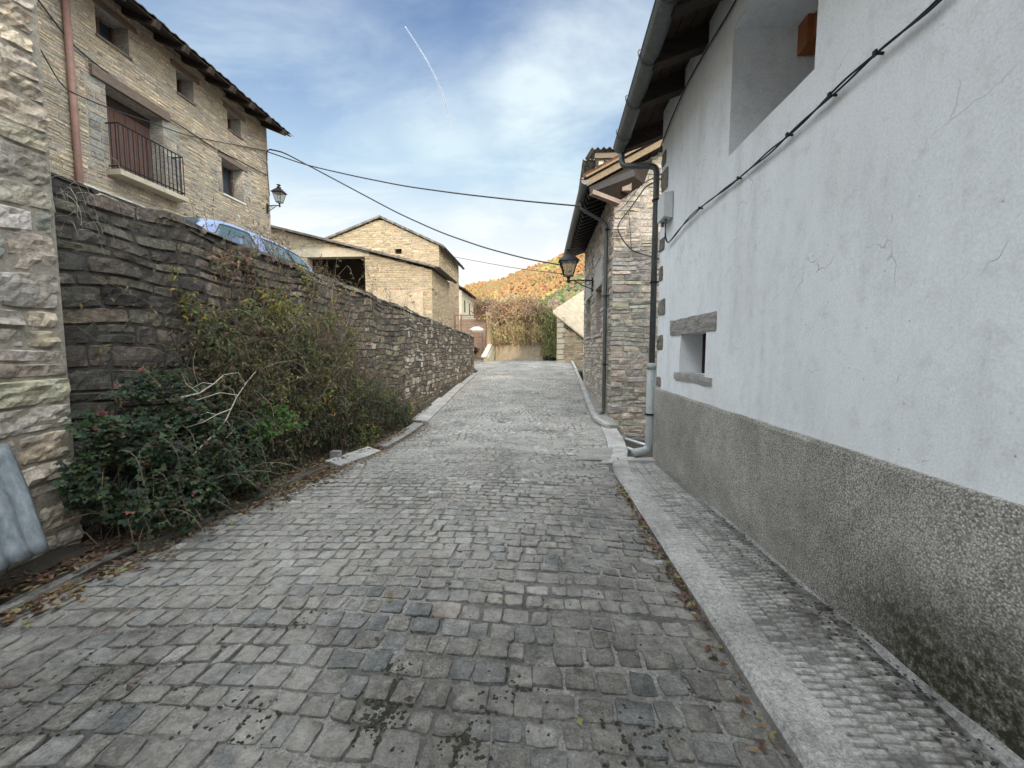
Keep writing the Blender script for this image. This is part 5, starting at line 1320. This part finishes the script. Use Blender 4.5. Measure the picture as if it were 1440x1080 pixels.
for sgn in (1, -1):
    sidewin([(.85, .1), (2.2, .05), (2.15, .93), (1.3, .93)], sgn)
    sidewin([(2.6, .05), (3.55, .05), (3.45, .93), (2.56, .93)], sgn)
    sidewin([(3.62, .08), (4.38, .25), (4.0, .9), (3.53, .93)], sgn, 'quarter_window')
b = MB(); b.grid(lambda s, t: Vector((-7.1 + s * (wd(.8) * .84 - .16 * t), CY0 + lerp(.55, 1.0, t) - .03, CG + rz_(lerp(.55, 1.0, t)) + .03)), [-1, -.5, 0, .5, 1], [0, .5, 1]); b.build('windscreen', M['car_glass'], car, solid=.006)
b = MB(); b.grid(lambda s, t: Vector((-7.1 + s * (wd(4.5) * .8 - .12 * t), CY0 + lerp(4.72, 4.36, t) + .03, CG + rz_(lerp(4.72, 4.36, t)) + .03)), [-1, -.5, 0, .5, 1], [0, .5, 1]); b.build('rear_window', M['car_glass'], car, solid=.006)
for sgn in (1, -1):
    for y in (.85, 3.95):
        b = MB(); c = Vector((-7.1 + sgn * .78, CY0 + y, CG + .3)); ring = [(math.cos(2 * PI * i / 20), math.sin(2 * PI * i / 20)) for i in range(20)]
        b.tube([c + Vector((-.1 * sgn, 0, 0)), c + Vector((.1 * sgn, 0, 0))], .3, 20); w_ = b.build('wheel', M['tyre'], car)
        b = MB(); b.tube([c + Vector((.09 * sgn, 0, 0)), c + Vector((.112 * sgn, 0, 0))], .19, 16); b.build('rim', M['galv'], w_)
    b = MB(); c = Vector((-7.1 + sgn * .6, CY0 + .06, CG + .66)); b.box(c.x - .14, c.x + .14, c.y - .06, c.y + .1, c.z - .07, c.z + .07); b.build('headlight', M['galv'], car)
    b = MB(); c = Vector((-7.1 + sgn * .66, CY0 + 4.86, CG + .85)); b.box(c.x - .08, c.x + .08, c.y - .1, c.y + .06, c.z - .16, c.z + .16); b.build('tail_light', M['wood_door'], car)
    b = MB(); c = Vector((-7.1 + sgn * .95, CY0 + 1.35, CG + 1.03)); rbox(b, c.x - .09, c.x + .09, c.y - .05, c.y + .05, c.z - .07, c.z + .07, .02); b.build('mirror', M['car_paint'], car)

# ================================================================== street lanterns on brackets (made once, then copied)
def lantern():
    t = thing('street_lamp', (0, 0, 0), 'black wall lantern on a scrolled bracket at the corner of the tall stone house', 'street lamp', 'wall lanterns')
    # wall at x=0, arm out to +x; lantern base at z=0.16
    ax = .47
    b = MB(); b.box(-.02, .02, -.035, .035, -.2, .12); b.tube([(.0, 0, .06), (ax * .5, 0, .07), (ax, 0, .06)], .016, 6); b.tube([(0, 0, -.15), (ax * .35, 0, -.07), (ax * .75, 0, .05)], .012, 6)
    b.tube([(ax * .2 + .05 * math.cos(a), 0, .0 + .05 * math.sin(a)) for a in [i * .5 for i in range(13)]], .009, 5); b.tube([(ax * .42 + .035 * math.cos(a), 0, .025 + .03 * math.sin(a)) for a in [i * .5 for i in range(13)]], .008, 5)
    b.tube([(ax, 0, .0), (ax, 0, .04), (ax, 0, .1), (ax, 0, .16)], [.015, .04, .025, .05], 8); b.build('bracket', M['iron'], t)
    z0, z1, w0, w1 = .17, .5, .085, .16
    cr = lambda w_, z, i: Vector((ax + w_ * (1, -1, -1, 1)[i], w_ * (1, 1, -1, -1)[i], z))
    b = MB()
    for i in range(4):
        b.bar(cr(w0, z0, i), cr(w1, z1, i), .016, .016); b.bar(cr(w0, z0, i), cr(w0, z0, (i + 1) % 4), .016, .02); b.bar(cr(w1, z1, i), cr(w1, z1, (i + 1) % 4), .018, .02)
    fr = b.build('frame', M['iron'], t)
    b = MB()
    for i in range(4): b.poly([cr(w0 - .004, z0, i), cr(w0 - .004, z0, (i + 1) % 4), cr(w1 - .004, z1, (i + 1) % 4), cr(w1 - .004, z1, i)])
    b.build('glass_pane', M['lamp_glass'], fr, solid=.003)
    b = MB(); prof = [(w1 + .04, z1 + .0), (w1 + .03, z1 + .025), (.09, z1 + .14), (.05, z1 + .18), (.05, z1 + .22), (.022, z1 + .235), (.022, z1 + .26), (.06, z1 + .275), (.045, z1 + .3), (.001, z1 + .31)]
    g = b.grid(lambda i, j: Vector((ax + prof[j][0] * (1, -1, -1, 1)[i % 4], prof[j][0] * (1, 1, -1, -1)[i % 4], prof[j][1])), range(5), range(len(prof))); b.poly([cr(w1 + .04, z1, i) for i in range(4)]); b.build('lamp_cap', M['iron'], t)
    return t
l1 = lantern(); q = P(380, 294, X=hx + .03); l1.location = (hx + .03, HY1 - .2, q.z)
l2 = copy_tree(l1); q = P(831, 395, X=SXW - .03); l2.location = (SXW - .03, 15.0, P(815, 396, Y=15).z - .05); l2.rotation_euler = (0, 0, PI); l2.scale = (1.75, 1.45, 1.45)
l2['label'] = 'black wall lantern hanging under the dark eave of the right stone house'

# ================================================================== litter
def GZ(x, y):
    f = (x - KL(y)) / (KR(y) - KL(y)); return ZR(y) + (CROWN(f) if 0 < f < 1 else 0)
lt = MB(); LEAFC = [(.15, .085, .05), (.11, .065, .045), (.2, .135, .08), (.085, .055, .04), (.26, .2, .12), (.2, .19, .07), (.07, .05, .04), (.13, .06, .045)]
def litter(x, y, z=None, s=1):
    a = U(0, 6.28); d = Vector((math.cos(a), math.sin(a), U(-.15, .3))); zz = (GZ(x, y) + (.008 if x > KL(y) else .06) if z is None else z) + U(.002, .015)
    leaf(lt, Vector((x, y, zz)), d, Vector((U(-.5, .5), U(-.5, .5), 1)), U(.03, .075) * s, U(.018, .04) * s, random.choice(LEAFC), U(.05, .4), U(-.3, .2))
for _ in range(1500):
    y = 2.1 + 8.5 * R() ** 1.1; s_ = .09 + .14 * max(0, nz(y * 1.3, 4) + .2); litter(KL(y) + abs(random.gauss(0, s_)) + .0, y)
for _ in range(500):
    y = random.gauss(5.2, .5); litter(KL(y) + abs(random.gauss(.05, .2)), y)
for _ in range(200):
    y = random.gauss(9.3, .7); litter(KL(y) + abs(random.gauss(.1, .2)), y)
for _ in range(320):
    y = U(2.6, 5.2) if R() < .75 else U(1.4, 3); litter(KR(y) - abs(random.gauss(0, .04)), y, s=.85)
for _ in range(60):
    y = U(1.2, 9); litter(U(-3, .9), y, None, .8)
for _ in range(2600):
    y = U(2.2, 9.5); litter(U(WX(y) + .1, KL(y)), y, ZR(y) + .07)
tag(lt.build('fallen_leaves', M['leaf']), 'brown fallen leaves drifted along both kerbs', 'leaf litter', kind='stuff')
gr = MB()
for _ in range(700):
    y = U(1.1, 7) if R() < .9 else U(7, 12); x = U(-3, .9); 
    if nz(x * 1.2, y * 1.2, 6) < .0: continue
    r = U(.002, .006) if R() < .95 else U(.007, .012); gr.col = random.choice([(.02, .02, .016), (.03, .028, .02), (.025, .03, .015)])
    c = Vector((x, y, GZ(x, y) + .006)); i0 = [gr.vert((c.x + v.x * r * U(.4, 2.2), c.y + v.y * r * U(.4, 2.2), c.z + v.z * r * .4)) for v in ICO]
    for f in ICF: gr.face([i0[q] for q in f])
for mx, my, mn, ms in ((548, 985, 150, .05), (530, 1020, 120, .06), (650, 1065, 90, .06), (560, 950, 40, .03), (330, 1030, 90, .12), (120, 960, 90, .12), (420, 880, 30, .06), (720, 990, 50, .08), (900, 1040, 50, .08), (60, 1050, 80, .1), (250, 960, 40, .1), (640, 640, 60, .15), (700, 660, 60, .15)):
    c0_ = P(mx, my, Z=-1.6)
    for _ in range(mn):
        x, y = c0_.x + random.gauss(0, ms), c0_.y + random.gauss(0, ms); r = U(.003, .009); gr.col = random.choice([(.018, .02, .012), (.025, .028, .014), (.03, .026, .018)])
        c = Vector((x, y, GZ(x, y) + .004)); i0 = [gr.vert((c.x + v.x * r * U(.4, 2.2), c.y + v.y * r * U(.4, 2.2), c.z + v.z * r * .5)) for v in ICO]
        for f in ICF: gr.face([i0[q] for q in f])
for _ in range(350):
    y = U(1.3, 4.2); x = 1.72 - abs(random.gauss(0, .12)); r = U(.002, .007); gr.col = (.03, .03, .024)
    c = Vector((x, y, WZ(y) + .0)); i0 = [gr.vert((c.x + v.x * r * U(.4, 2.4), c.y + v.y * r * U(.4, 2.4), c.z + v.z * r * .4)) for v in ICO]
    for f in ICF: gr.face([i0[q] for q in f])
tag(gr.build('dirt_crumbs', M['twig']), 'dark moss and dirt crumbs scattered over setts and walkway', 'dirt', kind='stuff')
# loose stone and pale block at the verge
b = MB(); c = P(473, 637, X=-3.1); b.box(c.x - .08, c.x + .06, c.y - .05, c.y + .06, ZR(c.y), c.z + .03); tag(b.build('stone_block', M['fillet']), 'small pale stone block under the trailing shrub', 'stone')

# ================================================================== contrail high in the sky
ct = MB(); px_ = [(570, 38), (586, 62), (600, 85), (614, 112), (625, 140), (631, 165), (636, 192)]
P2 = []
for a, b_ in zip(px_, px_[1:]):
    for i in range(6): P2.append(P(lerp(a[0], b_[0], i / 6), lerp(a[1], b_[1], i / 6), Z=1500))
ct.tube(P2, [lerp(2.4, 7., i / len(P2)) * min(1, (len(P2) - i) / 9) for i in range(len(P2))], 8); tag(ct.build('contrail', M['vapour'], smooth=True), 'thin white curved contrail high in the blue sky', 'contrail')

# ================================================================== light and sky
SUN_EL, SUN_AZ = math.radians(21), math.radians(163)      # azimuth clockwise from +Y
sd = Vector((math.sin(SUN_AZ) * math.cos(SUN_EL), math.cos(SUN_AZ) * math.cos(SUN_EL), math.sin(SUN_EL)))
sl = D.lights.new('sun', 'SUN'); so = D.objects.new('sun', sl); COL.objects.link(so); so.rotation_euler = sd.to_track_quat('Z', 'Y').to_euler()
sl.energy = 2.1; sl.angle = math.radians(2.5); sl.color = (1, .84, .63)
wd_ = D.worlds.new('World'); scn.world = wd_; wd_.use_nodes = True; nt = wd_.node_tree; nt.nodes.clear()
class WN(N):
    def __init__(s): s.t = nt; s._tc = None
k = WN(); tc = nt.nodes.new('ShaderNodeTexCoord'); gen = tc.outputs['Generated']
sky = k.n('ShaderNodeTexSky', sky_type='NISHITA', sun_disc=False, sun_elevation=SUN_EL, sun_rotation=SUN_AZ, air_density=1.2, dust_density=.6, ozone_density=1.5)
x, y, z = k.sep(gen)
zc = k.ma('MAXIMUM', z, .0)
dn = k.ma('ADD', zc, .18)
cv = k.n('ShaderNodeCombineXYZ', {0: k.ma('DIVIDE', x, dn), 1: k.ma('DIVIDE', y, dn), 2: 0}).outputs[0]
cv2 = k.n('ShaderNodeMapping', {0: cv, 'Scale': (1.0, 1.7, 1), 'Rotation': (0, 0, .35), 'Location': (2.3, .6, 0)}).outputs[0]
n1 = k.n('ShaderNodeTexNoise', {'Vector': cv2, 'Scale': 1.15, 'Detail': 9, 'Roughness': .58, 'Distortion': .5}).outputs[0]
n2 = k.n('ShaderNodeTexNoise', {'Vector': cv2, 'Scale': .55, 'Detail': 4, 'Roughness': .5}).outputs[0]
cl = k.ma('MULTIPLY', k.ramp(n1, [(.45, 0), (.62, .55), (.78, 1)]), k.ramp(n2, [(.38, .15), (.6, 1)]))
hor = k.ramp(zc, [(0, 1), (.2, .97), (.31, .82), (.42, .45), (.52, .16), (.62, .04), (1, 0)])
def blob(px, py, a, b):
    d = ray(px, py).normalized(); dt = k.n('ShaderNodeVectorMath', {0: gen, 1: tuple(d)}, operation='DOT_PRODUCT').outputs['Value']
    return k.ramp(dt, [(math.cos(math.radians(b)), 0), (math.cos(math.radians(a)), 1)])
bl = k.ma('ADD', k.ma('MULTIPLY', blob(850, 70, 0, 15), 1.1), k.ma('MULTIPLY', k.ma('ADD', blob(570, 145, 0, 10), blob(700, 165, 0, 12)), .38))
bl = k.ma('MULTIPLY', bl, k.ramp(n1, [(.40, 0), (.66, 1)]))
cl = k.ma('MAXIMUM', cl, bl)
fac = k.ma('MINIMUM', k.ma('ADD', k.ma('MULTIPLY', cl, .8), k.ma('MULTIPLY', hor, k.ma('ADD', .72, k.ma('MULTIPLY', n1, .5)))), 1)
SKYK = 1.0
cloudcol = k.ramp(zc, [(0, (.93, .90, .83)), (.18, (.93, .92, .88)), (.38, (.67, .82, .87)), (.7, (.75, .82, .9))])
cc_ = k.mix(1, cloudcol, (8.2, 8.2, 8.2), 'MULTIPLY')
nt.nodes[-1].clamp_result = False
skyc = k.mix(1, sky.outputs[0], (.56, .78, 1.06), 'MULTIPLY')
colr = k.mix(fac, skyc, cc_)
# unseen sky behind the viewer and overhead brightened as added fill for the street
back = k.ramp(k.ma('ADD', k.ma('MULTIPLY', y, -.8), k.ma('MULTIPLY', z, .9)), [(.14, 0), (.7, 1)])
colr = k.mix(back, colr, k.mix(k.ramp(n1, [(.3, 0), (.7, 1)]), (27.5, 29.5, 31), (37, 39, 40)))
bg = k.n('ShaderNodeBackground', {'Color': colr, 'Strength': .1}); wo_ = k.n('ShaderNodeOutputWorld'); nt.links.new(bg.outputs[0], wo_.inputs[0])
scn.view_settings.view_transform = 'Standard'; scn.view_settings.look = 'None'; scn.view_settings.exposure = .5; scn.view_settings.gamma = 1; scn.view_settings.use_curve_mapping = False
scn.cycles.use_denoising = True; scn.cycles.max_bounces = 6; scn.cycles.transparent_max_bounces = 16
